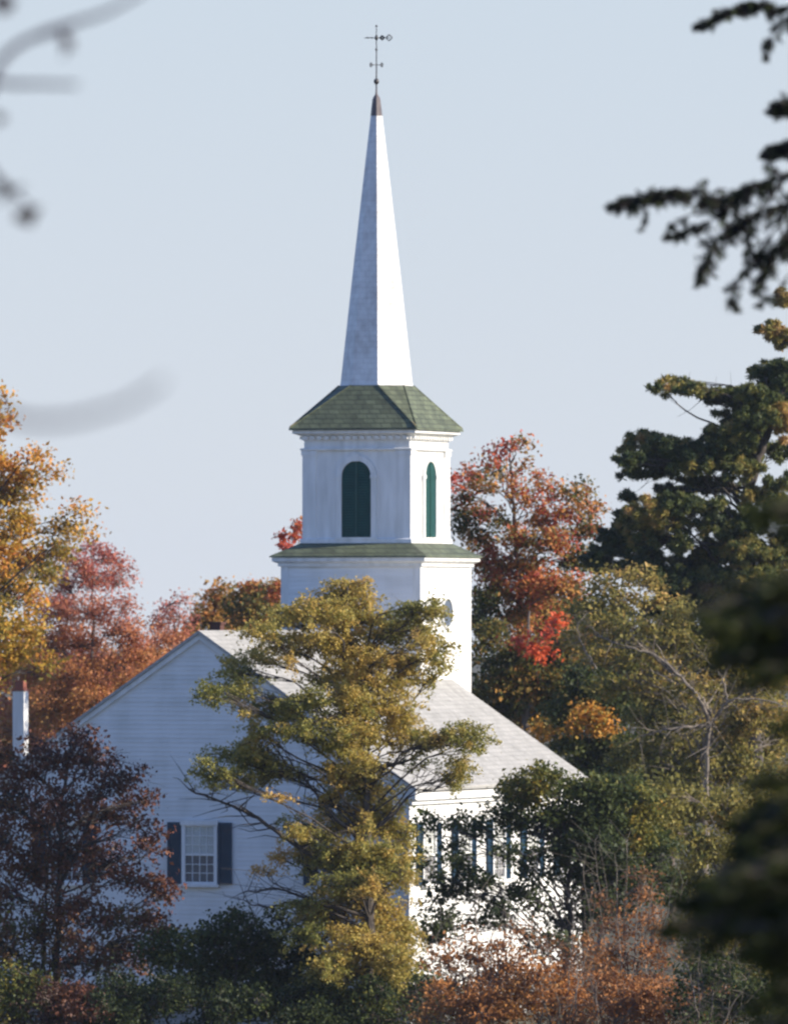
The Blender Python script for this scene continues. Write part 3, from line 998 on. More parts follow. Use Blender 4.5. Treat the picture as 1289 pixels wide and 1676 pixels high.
# --- dark maroon tree, front left
tree('plum_tree', 'dark maroon leafed tree in the shade left of the gable window', 'tree', 271,
     [(92, 1676), (94, 1520), (98, 1400), (105, 1290), (118, 1205)],
     [(122, 1205, 26, 20, 1.1, .15), (60, 1222, 34, 24, .8, .4), (15, 1235, 34, 28, .8, .45), (150, 1215, 20, 16, .8, .2), (-20, 1300, 40, 50, 1, .4), (0, 1540, 50, 50, 1.1, .6), (260, 1540, 36, 34, 1, .5), (20, 1650, 50, 36, 1.1, .7), (100, 1240, 55, 30, 1, .2), (150, 1245, 40, 32, 1.1, .15), (185, 1275, 40, 34, 1, .2), (55, 1265, 45, 40, .7, .35), (15, 1290, 40, 45, .7, .4), (225, 1270, 18, 22, .8, .15), (235, 1305, 28, 26, 1, .15),
      (110, 1310, 60, 40, 1, .3), (170, 1335, 50, 36, 1, .4), (50, 1340, 55, 45, 1, .3), (0, 1370, 40, 50, 1, .35), (215, 1350, 36, 22, .8, .25),
      (110, 1390, 60, 40, 1, .3), (50, 1420, 60, 45, 1.1, .4), (170, 1410, 55, 40, 1, .2), (245, 1390, 32, 24, .9, .3), (265, 1365, 16, 16, .7, .3), (225, 1440, 45, 32, 1, .3), (0, 1460, 40, 50, 1, .45),
      (120, 1475, 60, 40, 1, .4), (185, 1500, 50, 36, .9, .55), (60, 1515, 60, 45, 1, .6), (270, 1462, 32, 22, .9, .35), (240, 1500, 40, 30, .9, .4),
      (130, 1560, 60, 45, 1, .5), (40, 1590, 55, 50, 1, .75), (200, 1570, 55, 40, 1, .5), (90, 1640, 70, 40, 1, .7), (190, 1640, 60, 40, 1, .55)],
     L_PLUM, M_BARK, 12, leaf=0.13, per=8, dens=12, spread=0.17, r_trunk=0.17, depth=1.5, up=0.3, twig_r=0.011, limb_r=0.06,
     limbs=[([(80, 1676), (72, 1560), (78, 1420), (90, 1320)], 0.07), ([(98, 1450), (140, 1360), (165, 1290), (180, 1240)], 0.06)])

# --- dark shrubs along the bottom
tree('shrub', 'rounded dark green shrub below the shuttered gable window', 'shrub', 270, [(380, 1676), (385, 1600), (390, 1540)],
     [(390, 1515, 42, 22, 1.2, .3), (350, 1540, 45, 30, 1.2, .25), (420, 1550, 45, 34, 1.2, .3), (370, 1590, 60, 40, 1.2, .35), (440, 1605, 40, 40, 1.2, .2), (400, 1640, 70, 36, 1.2, .3), (330, 1610, 40, 40, 1.1, .4), (385, 1495, 18, 10, .7, .6)],
     L_DKGREEN, M_BARK, 13, leaf=0.13, per=15, dens=13, spread=0.18, r_trunk=0.10, depth=1.1, up=0.4)
tree('shrub', 'dark green shrub with yellow touches between the maroon tree and rounded shrub', 'shrub', 269, [(275, 1676), (275, 1600)],
     [(260, 1560, 40, 36, 1, .45), (300, 1550, 30, 30, 1, .4), (270, 1620, 50, 40, 1.1, .5), (220, 1640, 45, 30, 1, .6)],
     L_DKGREEN, M_BARK, 14, leaf=0.13, per=15, dens=12, spread=0.18, r_trunk=0.08, depth=1.0, up=0.4)
tree('shrub', 'very dark green shrub in the shade at the foot of the olive gold tree', 'shrub', 270, [(510, 1676), (510, 1620), (505, 1560)],
     [(490, 1530, 36, 26, 1, .15), (470, 1570, 45, 34, 1.2, .15), (530, 1590, 45, 36, 1.1, .2), (500, 1630, 60, 36, 1.2, .2), (590, 1650, 50, 26, 1, .25), (455, 1500, 22, 18, .8, .15)],
     L_DKGREEN, M_BARK, 15, leaf=0.13, per=15, dens=12, spread=0.18, r_trunk=0.09, depth=1.0, up=0.4)

# --- trees at the left, behind the church
tree('maple_tree', 'golden orange and green maple rising at the left edge', 'tree', 332,
     [(-40, 1500), (-38, 1100), (-30, 900), (-20, 760), (-5, 650)],
     [(8, 645, 14, 14, .8, .6), (-2, 690, 22, 18, 1, .55), (-30, 720, 40, 40, 1, .5), (-5, 765, 30, 26, 1.1, .5), (60, 748, 26, 14, .8, .55), (85, 775, 16, 10, .7, .6), (42, 785, 26, 20, 1, .4), (10, 810, 36, 30, 1.1, .45), (55, 820, 18, 14, .5, .45),
      (25, 860, 34, 26, 1.1, .45), (130, 828, 14, 16, .9, .5), (145, 865, 12, 12, .6, .5), (100, 860, 34, 12, 1, .35), (125, 880, 26, 9, .6, .4), (-10, 900, 40, 34, 1.1, .55), (35, 915, 36, 30, 1.1, .5), (80, 905, 30, 20, 1.1, .25), (85, 935, 24, 16, .9, .2),
      (15, 965, 42, 30, 1.1, .4), (55, 985, 22, 18, .8, .55), (0, 1015, 45, 32, 1.1, .3), (45, 1030, 34, 24, 1, .5), (20, 1070, 45, 30, 1, .35), (-25, 1060, 40, 50, 1, .4), (75, 1085, 26, 14, .8, .3), (-30, 1130, 24, 34, 1, .4), (-10, 1105, 18, 16, .7, .2)],
     L_GOLD, M_BARK, 21, leaf=0.17, per=11, dens=11, spread=0.26, r_trunk=0.3, depth=2.2, limb_r=0.08, tnoise=.14)
tree('maple_tree', 'thin red maple with many grey twigs left of the church gable', 'tree', 372,
     [(150, 1500), (150, 1200), (152, 1080), (152, 960), (150, 900)],
     [(148, 898, 20, 12, 1.15, 0.81), (125, 920, 36, 20, 1.15, 0.78), (175, 915, 30, 18, 1.05, 0.76), (195, 945, 26, 22, 0.95, 0.71), (150, 950, 45, 22, 1.05, 0.71), (100, 955, 30, 25, 1.05, 0.66), (90, 1000, 45, 28, 1.15, 0.61), (150, 1000, 50, 28, 0.85, 0.61), (212, 985, 18, 26, 0.85, 0.66),
      (70, 1045, 50, 30, .9, 0.46), (130, 1050, 50, 30, 1.15, 0.46), (190, 1030, 40, 26, 0.75, 0.56), (225, 1040, 24, 24, 0.95, 0.46), (60, 1100, 50, 34, 1.1, 0.31), (130, 1105, 55, 34, 1.1, 0.26), (200, 1085, 45, 30, .9, 0.31), (240, 1075, 26, 26, 1.15, 0.31),
      (90, 1155, 55, 34, 1.1, 0.20), (160, 1150, 50, 32, 1.1, 0.20), (215, 1125, 34, 24, 1.1, 0.21), (50, 1170, 40, 34, 1.1, 0.21), (120, 1200, 60, 36, 1, 0.20), (20, 1200, 50, 50, 1, 0.26)],
     L_RED, M_BARKR, 22, leaf=0.12, per=10, dens=14, spread=0.20, r_trunk=0.14, depth=2.0, limb_r=0.045, twig_r=0.012)
tree('maple_tree', 'small pinkish orange tree between the red maple and the gable peak', 'tree', 385,
     [(280, 1400), (282, 1100), (288, 1000)],
     [(300, 985, 14, 14, .7, .8), (275, 990, 18, 12, .7, .75), (290, 1010, 26, 16, .7, .7), (258, 1015, 18, 18, .7, .65), (310, 1015, 12, 22, .6, .7), (275, 1045, 34, 24, 1, .5), (250, 1070, 30, 24, 1, .45), (300, 1050, 24, 18, .9, .4), (245, 1110, 40, 30, 1, .4)],
     L_RED, M_BARKR, 23, leaf=0.12, per=10, dens=13, spread=0.22, r_trunk=0.17, depth=1.3, limb_r=0.05, twig_r=0.013)
tree('maple_tree', 'orange topped tree just behind the gable peak', 'tree', 392,
     [(350, 1400), (350, 1100), (352, 990)],
     [(358, 965, 14, 12, .9, .45), (350, 985, 24, 14, 1, .42), (372, 985, 22, 16, 1, .3), (340, 1010, 26, 18, 1.1, .35), (375, 1015, 30, 20, 1.1, .38), (320, 1035, 22, 20, 1.2, .1), (345, 1045, 34, 22, 1.1, .3), (385, 1050, 30, 30, 1, .3)],
     L_MIX, M_BARK, 24, leaf=0.18, per=14, dens=11, spread=0.24, r_trunk=0.17, depth=1.3, limb_r=0.05)
tree('maple_tree', 'tan and green tree behind the nave ridge left of the tower', 'tree', 388,
     [(425, 1400), (425, 1100), (425, 990)],
     [(415, 955, 14, 12, .8, .5), (400, 972, 26, 14, 1, .3), (440, 968, 22, 14, 1, .35), (420, 992, 36, 20, 1.1, .25), (455, 1000, 22, 24, 1, .3), (395, 1005, 26, 18, 1.1, .22), (425, 1025, 45, 22, 1.2, .22), (480, 1020, 30, 30, 1, .2)],
     L_MIX, M_BARK, 25, leaf=0.18, per=14, dens=11, spread=0.24, r_trunk=0.17, depth=1.3, limb_r=0.05)
tree('maple_tree', 'deep crimson treetop peeping out left of the belfry base', 'tree', 350,
     [(520, 1400), (520, 1100), (510, 960), (495, 880)],
     [(490, 865, 6, 18, 1.2, .78), (483, 882, 7, 9, 1.0, .75), (462, 884, 6, 12, .8, .88), (470, 897, 6, 5, .6, .8), (455, 955, 7, 12, 1, .55), (450, 985, 8, 20, 1, .5), (520, 910, 26, 26, 1, .7), (540, 960, 40, 30, 1, .6), (500, 990, 34, 30, 1, .5)],
     L_MIX, M_BARK, 26, leaf=0.16, per=12, dens=14, spread=0.14, r_trunk=0.2, depth=0.8, limb_r=0.05)

# --- trees at the right, behind the church
tree('maple_tree', 'scarlet and orange maple rising behind the belfry on its right', 'tree', 336,
     [(850, 1400), (852, 1150), (850, 1000), (845, 900), (838, 800), (835, 735)],
     [(833, 735, 22, 12, .8, 0.70), (852, 722, 10, 8, .7, 0.56), (805, 752, 18, 12, .8, 0.65), (815, 770, 22, 14, .8, 0.25), (772, 775, 22, 14, .7, 0.65), (855, 765, 16, 14, .6, 0.63), (788, 795, 26, 14, .8, 0.43), (758, 815, 22, 18, .9, 0.33), (745, 790, 10, 12, .5, 0.65),
      (880, 775, 14, 10, .6, 0.63), (845, 800, 26, 14, .6, 0.55), (752, 850, 18, 22, 1, 0.09), (785, 840, 24, 18, .7, 0.51), (895, 800, 24, 14, .7, 0.51), (870, 820, 28, 14, .7, 0.55), (925, 800, 22, 16, .7, 0.20), (950, 805, 16, 20, .7, 0.31), (965, 835, 22, 18, .7, 0.42), (935, 835, 26, 18, .8, 0.48),
      (820, 850, 30, 14, .6, 0.24), (895, 845, 30, 18, .9, 0.54), (780, 880, 30, 18, 1, 0.31), (845, 880, 36, 18, 1, 0.47), (960, 870, 26, 20, .9, 0.15), (910, 885, 36, 22, 1.1, 0.49), (800, 915, 30, 24, 1.1, 0.54), (860, 925, 40, 26, 1.2, 0.39), (945, 915, 30, 26, 1.1, 0.10),
      (815, 960, 36, 34, 1.2, 0.53), (870, 970, 40, 32, 1.2, 0.50), (920, 960, 36, 28, 1.1, 0.42), (790, 1000, 22, 40, 1.2, 0.05), (840, 1010, 36, 28, 1.2, 0.30), (895, 1010, 30, 24, 1.2, 0.30)],
     L_MIX, M_BARKR, 31, leaf=0.15, per=15, dens=12, spread=0.22, r_trunk=0.2, depth=1.8, limb_r=0.055, twig_r=0.012, tnoise=.15)
tree('maple_tree', 'dark green tree with two bright scarlet sprays beside the tower wall', 'tree', 326,
     [(860, 1400), (860, 1200), (862, 1080), (866, 1000)],
     [(905, 1018, 9, 8, .55, .97, -2.2), (897, 1036, 6, 5, .5, .97, -2.2), (850, 1050, 10, 3, .5, .97, -2.2), (868, 1060, 10, 3, .5, .97, -2.2), (886, 1072, 9, 3, .5, .96, -2.2),
      (800, 1050, 26, 36, 1.2, .15), (840, 1080, 36, 34, 1.2, .12), (890, 1090, 40, 28, 1.2, .15), (930, 1050, 30, 30, 1.1, .22), (810, 1110, 36, 34, 1.2, .15), (860, 1130, 45, 34, 1.2, .2), (915, 1130, 40, 34, 1.2, .15), (870, 1180, 45, 26, 1.2, .22), (960, 1100, 40, 30, 1, .2), (800, 1150, 40, 40, 1.1, .1)],
     L_MIX, M_BARKR, 32, leaf=0.17, per=12, dens=11, spread=0.22, r_trunk=0.22, depth=1.4, limb_r=0.06)
tree('maple_tree', 'dark tree with yellow orange patches behind the low end of the nave roof', 'tree', 322,
     [(960, 1420), (960, 1280), (962, 1180)],
     [(965, 1168, 24, 20, 1.2, .95, -1.5), (980, 1185, 18, 18, 1.1, .92, -1.5), (940, 1190, 20, 12, 1, .9, -1.5), (885, 1196, 20, 9, 1, .9, -1.5), (925, 1165, 36, 26, 1.1, .45), (1000, 1150, 40, 30, 1.1, .3), (960, 1225, 45, 24, 1.1, .4), (920, 1220, 34, 16, 1, .5), (1015, 1215, 40, 30, 1.1, .3), (1000, 1265, 45, 30, 1.1, .3), (945, 1260, 40, 24, 1.1, .35), (965, 1120, 45, 30, 1.1, .25)],
     L_DKGREEN, M_BARK, 33, leaf=0.17, per=15, dens=11, spread=0.22, r_trunk=0.2, depth=1.4, limb_r=0.06)
tree('oak_tree', 'olive brown oak with crooked pale grey limbs right of the church', 'tree', 310,
     [(1150, 1480), (1152, 1300), (1153, 1230), (1162, 1185), (1150, 1150), (1125, 1115), (1080, 1085), (1030, 1040), (1010, 990)],
     [(1020, 940, 40, 16, .8, .65), (1055, 950, 22, 14, .8, .6), (985, 962, 32, 16, .8, .6), (1015, 985, 45, 18, .8, .55), (1065, 990, 34, 16, .8, .55), (960, 1000, 26, 22, .9, .5), (990, 1030, 45, 20, .8, .5), (1050, 1030, 45, 20, .8, .45), (1105, 1005, 36, 22, .9, .45), (950, 1045, 26, 20, .8, .55), (1100, 1050, 40, 22, .9, .4),
      (990, 1075, 45, 20, .9, .5), (1040, 1085, 40, 18, .8, .35), (1150, 1060, 40, 28, .9, .4), (1205, 1085, 45, 24, .9, .45), (1255, 1110, 40, 26, .9, .5), (1000, 1125, 45, 20, .9, .3), (1065, 1130, 45, 20, .9, .35), (1135, 1125, 40, 22, .8, .45), (1190, 1135, 40, 20, .9, .4), (1245, 1160, 45, 28, .9, .45), (1280, 1200, 30, 40, .9, .45),
      (1050, 1175, 50, 20, .9, .25), (1110, 1180, 40, 20, .8, .3), (1200, 1190, 45, 26, .9, .4), (1090, 1225, 55, 26, 1, .3), (1150, 1260, 50, 34, .9, .35), (1215, 1250, 50, 34, 1, .35), (1045, 1235, 40, 28, 1, .3), (1270, 1280, 40, 40, 1, .4)],
     L_OAK, M_BARKG, 34, leaf=0.16, per=13, dens=10, spread=0.22, r_trunk=0.2, depth=1.8, limb_r=0.07, twig_r=0.012, tnoise=.16,
     limbs=[([(1162, 1185, -1.5), (1120, 1190, -2), (1080, 1196, -2), (1045, 1205, -2)], 0.065), ([(1160, 1190, -1.5), (1152, 1160, -2), (1120, 1115, -2.2), (1075, 1075, -2.2), (1030, 1060, -2.2), (975, 1040, -2)], 0.072),
            ([(1162, 1185, -1.5), (1190, 1150, -2), (1240, 1145, -2), (1300, 1160, -2)], 0.058), ([(1190, 1150, -2), (1180, 1110, -2), (1150, 1070, -2)], 0.039), ([(1155, 1300, -1.8), (1157, 1220, -1.9), (1165, 1175, -1.8)], 0.078),
            ([(975, 1095, -2), (955, 1060, -2), (945, 1030, -2), (960, 1000, -2)], 0.033)])
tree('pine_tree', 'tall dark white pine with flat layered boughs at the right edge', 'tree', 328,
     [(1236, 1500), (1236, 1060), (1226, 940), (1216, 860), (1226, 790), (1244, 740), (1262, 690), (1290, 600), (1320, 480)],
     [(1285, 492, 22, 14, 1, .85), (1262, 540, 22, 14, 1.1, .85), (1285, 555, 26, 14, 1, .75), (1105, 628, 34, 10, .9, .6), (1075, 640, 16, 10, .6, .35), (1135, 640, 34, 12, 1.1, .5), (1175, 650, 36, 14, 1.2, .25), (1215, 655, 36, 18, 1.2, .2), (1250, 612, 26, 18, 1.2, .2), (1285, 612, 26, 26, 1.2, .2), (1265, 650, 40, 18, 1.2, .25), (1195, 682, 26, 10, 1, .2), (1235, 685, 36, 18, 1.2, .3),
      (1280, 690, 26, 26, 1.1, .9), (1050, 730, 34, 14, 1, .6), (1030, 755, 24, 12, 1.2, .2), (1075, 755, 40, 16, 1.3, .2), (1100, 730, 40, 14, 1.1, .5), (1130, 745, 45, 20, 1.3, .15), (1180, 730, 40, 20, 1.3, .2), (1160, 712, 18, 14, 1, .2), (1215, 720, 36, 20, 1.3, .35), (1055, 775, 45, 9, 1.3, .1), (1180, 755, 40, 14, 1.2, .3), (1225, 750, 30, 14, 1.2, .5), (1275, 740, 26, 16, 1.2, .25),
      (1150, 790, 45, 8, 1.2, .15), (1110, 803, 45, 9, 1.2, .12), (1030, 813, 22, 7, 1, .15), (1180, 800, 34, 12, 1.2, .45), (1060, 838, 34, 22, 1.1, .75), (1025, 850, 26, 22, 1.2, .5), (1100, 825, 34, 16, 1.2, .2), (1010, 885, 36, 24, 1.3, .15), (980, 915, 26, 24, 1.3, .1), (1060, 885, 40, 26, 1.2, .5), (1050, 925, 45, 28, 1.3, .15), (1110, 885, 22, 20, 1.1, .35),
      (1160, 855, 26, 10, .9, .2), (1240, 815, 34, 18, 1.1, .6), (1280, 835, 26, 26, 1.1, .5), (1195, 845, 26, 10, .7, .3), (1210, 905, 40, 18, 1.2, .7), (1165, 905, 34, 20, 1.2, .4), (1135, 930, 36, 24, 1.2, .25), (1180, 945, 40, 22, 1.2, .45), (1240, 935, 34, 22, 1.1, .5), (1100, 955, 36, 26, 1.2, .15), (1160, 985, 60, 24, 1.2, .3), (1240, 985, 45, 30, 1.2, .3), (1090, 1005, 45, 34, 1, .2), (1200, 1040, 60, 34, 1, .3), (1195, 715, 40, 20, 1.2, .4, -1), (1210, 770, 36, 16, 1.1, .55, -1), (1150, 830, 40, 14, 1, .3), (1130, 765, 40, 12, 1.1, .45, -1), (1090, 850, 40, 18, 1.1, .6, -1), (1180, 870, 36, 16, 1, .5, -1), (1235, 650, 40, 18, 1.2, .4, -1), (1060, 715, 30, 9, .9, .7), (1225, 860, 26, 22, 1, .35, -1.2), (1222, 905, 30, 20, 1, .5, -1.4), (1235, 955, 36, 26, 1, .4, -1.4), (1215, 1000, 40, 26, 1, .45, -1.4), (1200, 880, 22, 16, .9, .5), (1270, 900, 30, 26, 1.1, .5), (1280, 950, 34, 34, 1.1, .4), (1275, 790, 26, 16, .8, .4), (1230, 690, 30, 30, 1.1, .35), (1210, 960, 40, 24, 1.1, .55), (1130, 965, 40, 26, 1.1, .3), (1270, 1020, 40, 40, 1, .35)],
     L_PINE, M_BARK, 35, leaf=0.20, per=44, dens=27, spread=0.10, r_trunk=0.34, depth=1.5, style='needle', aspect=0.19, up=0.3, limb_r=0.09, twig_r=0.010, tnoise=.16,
     limbs=[([(1226, 800, 0), (1160, 800, 0), (1090, 812, 0)], 0.06), ([(1232, 770, 0), (1150, 765, 0), (1060, 768, 0)], 0.07), ([(1280, 640), (1200, 665), (1110, 640)], 0.06), ([(1222, 860), (1150, 870), (1100, 915)], 0.05)])
tree('oak_tree', 'yellow green broad tree low at the right behind the dark foreground boughs', 'tree', 300,
     [(1180, 1640), (1180, 1500), (1185, 1380)],
     [(1080, 1300, 40, 30, 1, .3), (1130, 1320, 45, 34, 1, .35), (1190, 1320, 50, 36, 1, .45), (1255, 1330, 50, 40, 1, .4), (1085, 1360, 40, 34, 1, .35), (1150, 1390, 50, 40, 1, .3), (1220, 1400, 55, 45, 1, .4), (1280, 1420, 45, 60, 1, .4), (1120, 1450, 50, 40, 1, .3), (1190, 1470, 55, 40, 1, .35), (1260, 1510, 60, 50, 1, .4), (1150, 1530, 60, 40, 1, .3), (1210, 1590, 70, 50, 1, .3)],
     L_OAK, M_BARKR, 36, leaf=0.16, per=14, dens=10, spread=0.23, r_trunk=0.2, depth=1.8, limb_r=0.06)
tree('ash_tree', 'dark green sparse leafed tree in front of the sunlit church side wall', 'tree', 276,
     [(925, 1676), (928, 1540), (930, 1440), (925, 1360), (905, 1290)],
     [(870, 1262, 40, 12, .7, .6), (850, 1295, 28, 24, 1.1, .68), (885, 1290, 30, 18, .9, .5), (830, 1320, 24, 14, .8, .4), (940, 1300, 40, 18, 1, .4), (985, 1310, 40, 22, 1.1, .35), (910, 1330, 40, 20, 1.1, .3), (1000, 1345, 45, 30, 1.2, .25), (960, 1350, 40, 28, 1.2, .2), (1050, 1330, 40, 28, 1.1, .65), (1045, 1370, 34, 26, 1.1, .68),
      (800, 1335, 30, 8, .5, .25), (845, 1350, 34, 20, .6, .2), (895, 1370, 36, 22, .8, .2), (780, 1360, 18, 22, .4, .2), (830, 1390, 40, 18, .5, .2), (945, 1395, 40, 26, 1.0, .15), (1000, 1405, 40, 32, 1.1, .2), (1050, 1420, 36, 34, 1, .25),
      (765, 1420, 28, 18, .8, .15), (790, 1440, 30, 18, .7, .15), (745, 1455, 34, 22, 1, .12), (800, 1470, 28, 16, .7, .2), (720, 1450, 20, 24, .5, .2), (700, 1480, 18, 20, .5, .2), (850, 1430, 26, 16, .5, .2), (900, 1430, 30, 14, .5, .2), (880, 1480, 34, 8, .6, .15), (905, 1500, 34, 6, .6, .15), (960, 1470, 40, 20, .6, .25), (740, 1500, 36, 12, .6, .25), (1010, 1470, 36, 24, .8, .2),
      (862, 1282, 36, 26, 1, .66), (905, 1268, 34, 16, .9, .5), (820, 1300, 26, 14, .8, .45), (955, 1285, 36, 16, 1, .45), (910, 1400, 20, 20, 0.48, 0.27), (845, 1461, 18, 18, 0.60, 0.36), (702, 1535, 19, 20, 0.60, 0.36), (744, 1399, 17, 19, 0.61, 0.20), (746, 1347, 19, 17, 0.58, 0.33), (715, 1510, 33, 19, 0.67, 0.36), (720, 1429, 17, 19, 0.61, 0.18), (815, 1497, 25, 13, 0.73, 0.16), (922, 1539, 29, 21, 0.61, 0.20), (822, 1488, 29, 15, 0.73, 0.16), (828, 1338, 22, 21, 0.49, 0.40), (939, 1477, 17, 16, 0.66, 0.17), (775, 1349, 31, 21, 0.73, 0.34), (850, 1343, 24, 19, 0.68, 0.16), (697, 1348, 32, 13, 0.57, 0.27), (933, 1359, 20, 19, 0.48, 0.19), (700, 1350, 14, 30, .5, .3), (735, 1400, 20, 26, .5, .25), (690, 1420, 14, 30, .6, .25), (860, 1460, 40, 24, .6, .2), (930, 1520, 40, 20, .6, .25), (880, 1540, 40, 16, .5, .3), (800, 1510, 40, 16, .6, .25), (720, 1530, 30, 16, .6, .3), (1000, 1290, 45, 22, 1.2, .3), (1040, 1300, 40, 22, 1.1, .55), (960, 1330, 45, 24, 1.3, .2), (930, 1360, 40, 24, 1.1, .2), (980, 1380, 50, 26, 1.3, .15), (960, 1430, 40, 24, 1, .2), (1010, 1440, 50, 28, 1.2, .2), (980, 1490, 45, 22, .8, .25), (880, 1330, 40, 16, .8, .3), (870, 1400, 34, 18, .6, .2), (860, 1310, 30, 14, .7, .5), (1070, 1390, 40, 34, 1.1, .35), (1075, 1450, 40, 34, 1, .3)],
     L_DKGREEN, M_BARK, 37, leaf=0.14, per=12, dens=14, spread=0.17, r_trunk=0.14, depth=1.4, limb_r=0.045, tnoise=.08,
     limbs=[([(925, 1520), (880, 1440), (820, 1400), (760, 1400)], 0.045)])

# --- far trees that close the gaps between the nearer ones
FAR = [(40, 1060, .5, 'RED', 'far orange tree low behind the golden maple at the left edge'), (175, 1075, .6, 'RED', 'far orange red tree low behind the thin red maple'), (262, 1070, .3, 'RED', 'far tan orange tree low between the red maple and the gable'),
       (905, 985, .2, 'MIX', 'far dark green tree behind the scarlet maple'), (985, 990, .15, 'DK', 'far dark green tree between the scarlet maple and the white pine'), (1070, 1040, .35, 'OAK', 'far olive tree behind the crooked grey limbs'),
       (1150, 1040, .4, 'OAK', 'far olive tree under the lowest pine boughs'), (1235, 1050, .45, 'OAK', 'far yellow olive tree at the right edge under the pine'), (1100, 1180, .3, 'OAK', 'far olive green tree low behind the pale oak trunk'), (1200, 1190, .4, 'OAK', 'far olive yellow tree right of the pale oak trunk')]
for i, (x, y, t, kd, lab) in enumerate(FAR):
    rb = random.Random(300 + i)
    cl = [(x + rb.uniform(-55, 55), y + rb.uniform(0, 190), rb.uniform(32, 50), rb.uniform(22, 34), 1.1, t + rb.uniform(-.15, .15)) for _ in range(15)]
    cl += [(x, y + 8, 30, 18, 1, t), (x - 26, y + 30, 30, 20, 1, t), (x + 26, y + 26, 30, 20, 1, t)]
    tree('maple_tree' if kd in ('RED', 'MIX') else 'oak_tree', lab, 'tree', 398 if x < 600 else 352, [(x, 1420), (x + 3, y + 160), (x, y + 20)], cl,
         {'RED': L_RED, 'MIX': L_MIX, 'DK': L_DKGREEN, 'OAK': L_OAK}[kd], M_BARKR, 320 + i, leaf=0.17, per=11, dens=8, tnoise=.17, spread=0.24, r_trunk=0.16, depth=2.0, limb_r=0.05, group='trees in the far woods')

# --- russet shrubs, front right, with bare stems
def stems(px0, n, px1a, px1b, top, seed, base=1700):
    r = random.Random(seed)
    out = []
    for k in range(n):
        xe = px1a + (px1b - px1a) * (k + r.random()) / n
        xs = px0 + (xe - px0) * 0.3 + r.uniform(-10, 10)
        t = top + r.uniform(-30, 60)
        out.append(([(xs, base), (xs + (xe - xs) * 0.35 + r.uniform(-6, 6), base - (base - t) * 0.4, r.uniform(-1, 1)), (xe + r.uniform(-8, 8), t, r.uniform(-1, 1))], r.uniform(0.022, 0.038)))
    return out


tree('shrub', 'orange brown shrub thick with russet leaves by the church corner', 'shrub', 254, [(770, 1690), (775, 1620), (770, 1560)],
     [(745, 1530, 36, 14, .4, .5), (720, 1570, 30, 22, .8, .5), (770, 1565, 40, 22, .9, .6), (810, 1550, 36, 18, .8, .5), (740, 1610, 40, 26, .7, .6), (800, 1600, 45, 30, 1.1, .65), (850, 1580, 36, 28, 1, .6), (760, 1650, 50, 26, 1, .7), (830, 1645, 50, 28, 1.1, .8), (690, 1640, 26, 26, .6, .2), (860, 1520, 36, 14, .6, .4)],
     L_RUSSET, M_BARKG, 41, leaf=0.11, per=11, dens=14, spread=0.17, r_trunk=0.06, depth=0.9, limb_r=0.025, twig_r=0.010, limbs=stems(780, 7, 690, 870, 1500, 5))
tree('shrub', 'russet shrub with bare upright grey stems below the side wall', 'shrub', 252, [(910, 1690), (915, 1620), (915, 1540)],
     [(880, 1600, 40, 30, 1.1, .7), (930, 1580, 36, 28, .9, .4), (900, 1640, 50, 30, 1.1, .8), (950, 1620, 45, 30, 1, .6), (900, 1550, 30, 18, .5, .4), (960, 1550, 30, 20, .7, .4)],
     L_RUSSET, M_BARKG, 42, leaf=0.11, per=11, dens=14, spread=0.17, r_trunk=0.05, depth=0.9, limb_r=0.025, twig_r=0.010, limbs=stems(920, 8, 840, 990, 1490, 6))
tree('shrub', 'red brown twiggy shrub with long pale stems right of the church', 'shrub', 255, [(1020, 1690), (1025, 1600), (1025, 1500)],
     [(985, 1480, 26, 20, .6, .35), (1040, 1470, 34, 18, .6, .4), (1000, 1520, 40, 22, .8, .45), (1060, 1510, 36, 22, .8, .5), (1020, 1560, 45, 28, .8, .45), (980, 1580, 30, 24, .8, .5), (1075, 1560, 36, 26, .8, .5), (1030, 1610, 50, 26, 1, .6), (1090, 1620, 45, 30, .9, .5), (1020, 1650, 60, 26, 1.1, .6), (1060, 1440, 20, 20, .4, .3)],
     L_RUSSET, M_BARKG, 43, leaf=0.11, per=11, dens=14, spread=0.17, r_trunk=0.05, depth=0.9, limb_r=0.025, twig_r=0.010, limbs=stems(1030, 10, 950, 1120, 1400, 7))
tree('shrub', 'dark shrub with forked pale twigs at the bottom right', 'shrub', 250, [(1160, 1690), (1165, 1620), (1160, 1570)],
     [(1140, 1600, 45, 26, .8, .35), (1190, 1590, 45, 26, .8, .3), (1130, 1650, 45, 28, .9, .3), (1200, 1640, 55, 34, 1, .4), (1260, 1620, 45, 45, .9, .3), (1160, 1550, 40, 18, .5, .4)],
     L_DKGREEN, M_BARKG, 44, leaf=0.13, per=12, dens=11, spread=0.2, r_trunk=0.06, depth=0.9, limb_r=0.03, limbs=stems(1150, 6, 1100, 1240, 1530, 8))


tree('shrub', 'small dark green shrub at the foot of the sunlit church corner', 'shrub', 272, [(700, 1690), (702, 1640)],
     [(700, 1610, 30, 22, 1, .45), (730, 1630, 30, 24, 1, .5), (672, 1635, 26, 26, 1, .3), (705, 1655, 50, 24, 1.1, .4), (690, 1580, 14, 14, .5, .4)],
     L_DKGREEN, M_BARK, 46, leaf=0.12, per=13, dens=12, spread=0.18, r_trunk=0.06, depth=0.8, limb_r=0.03, up=0.4)

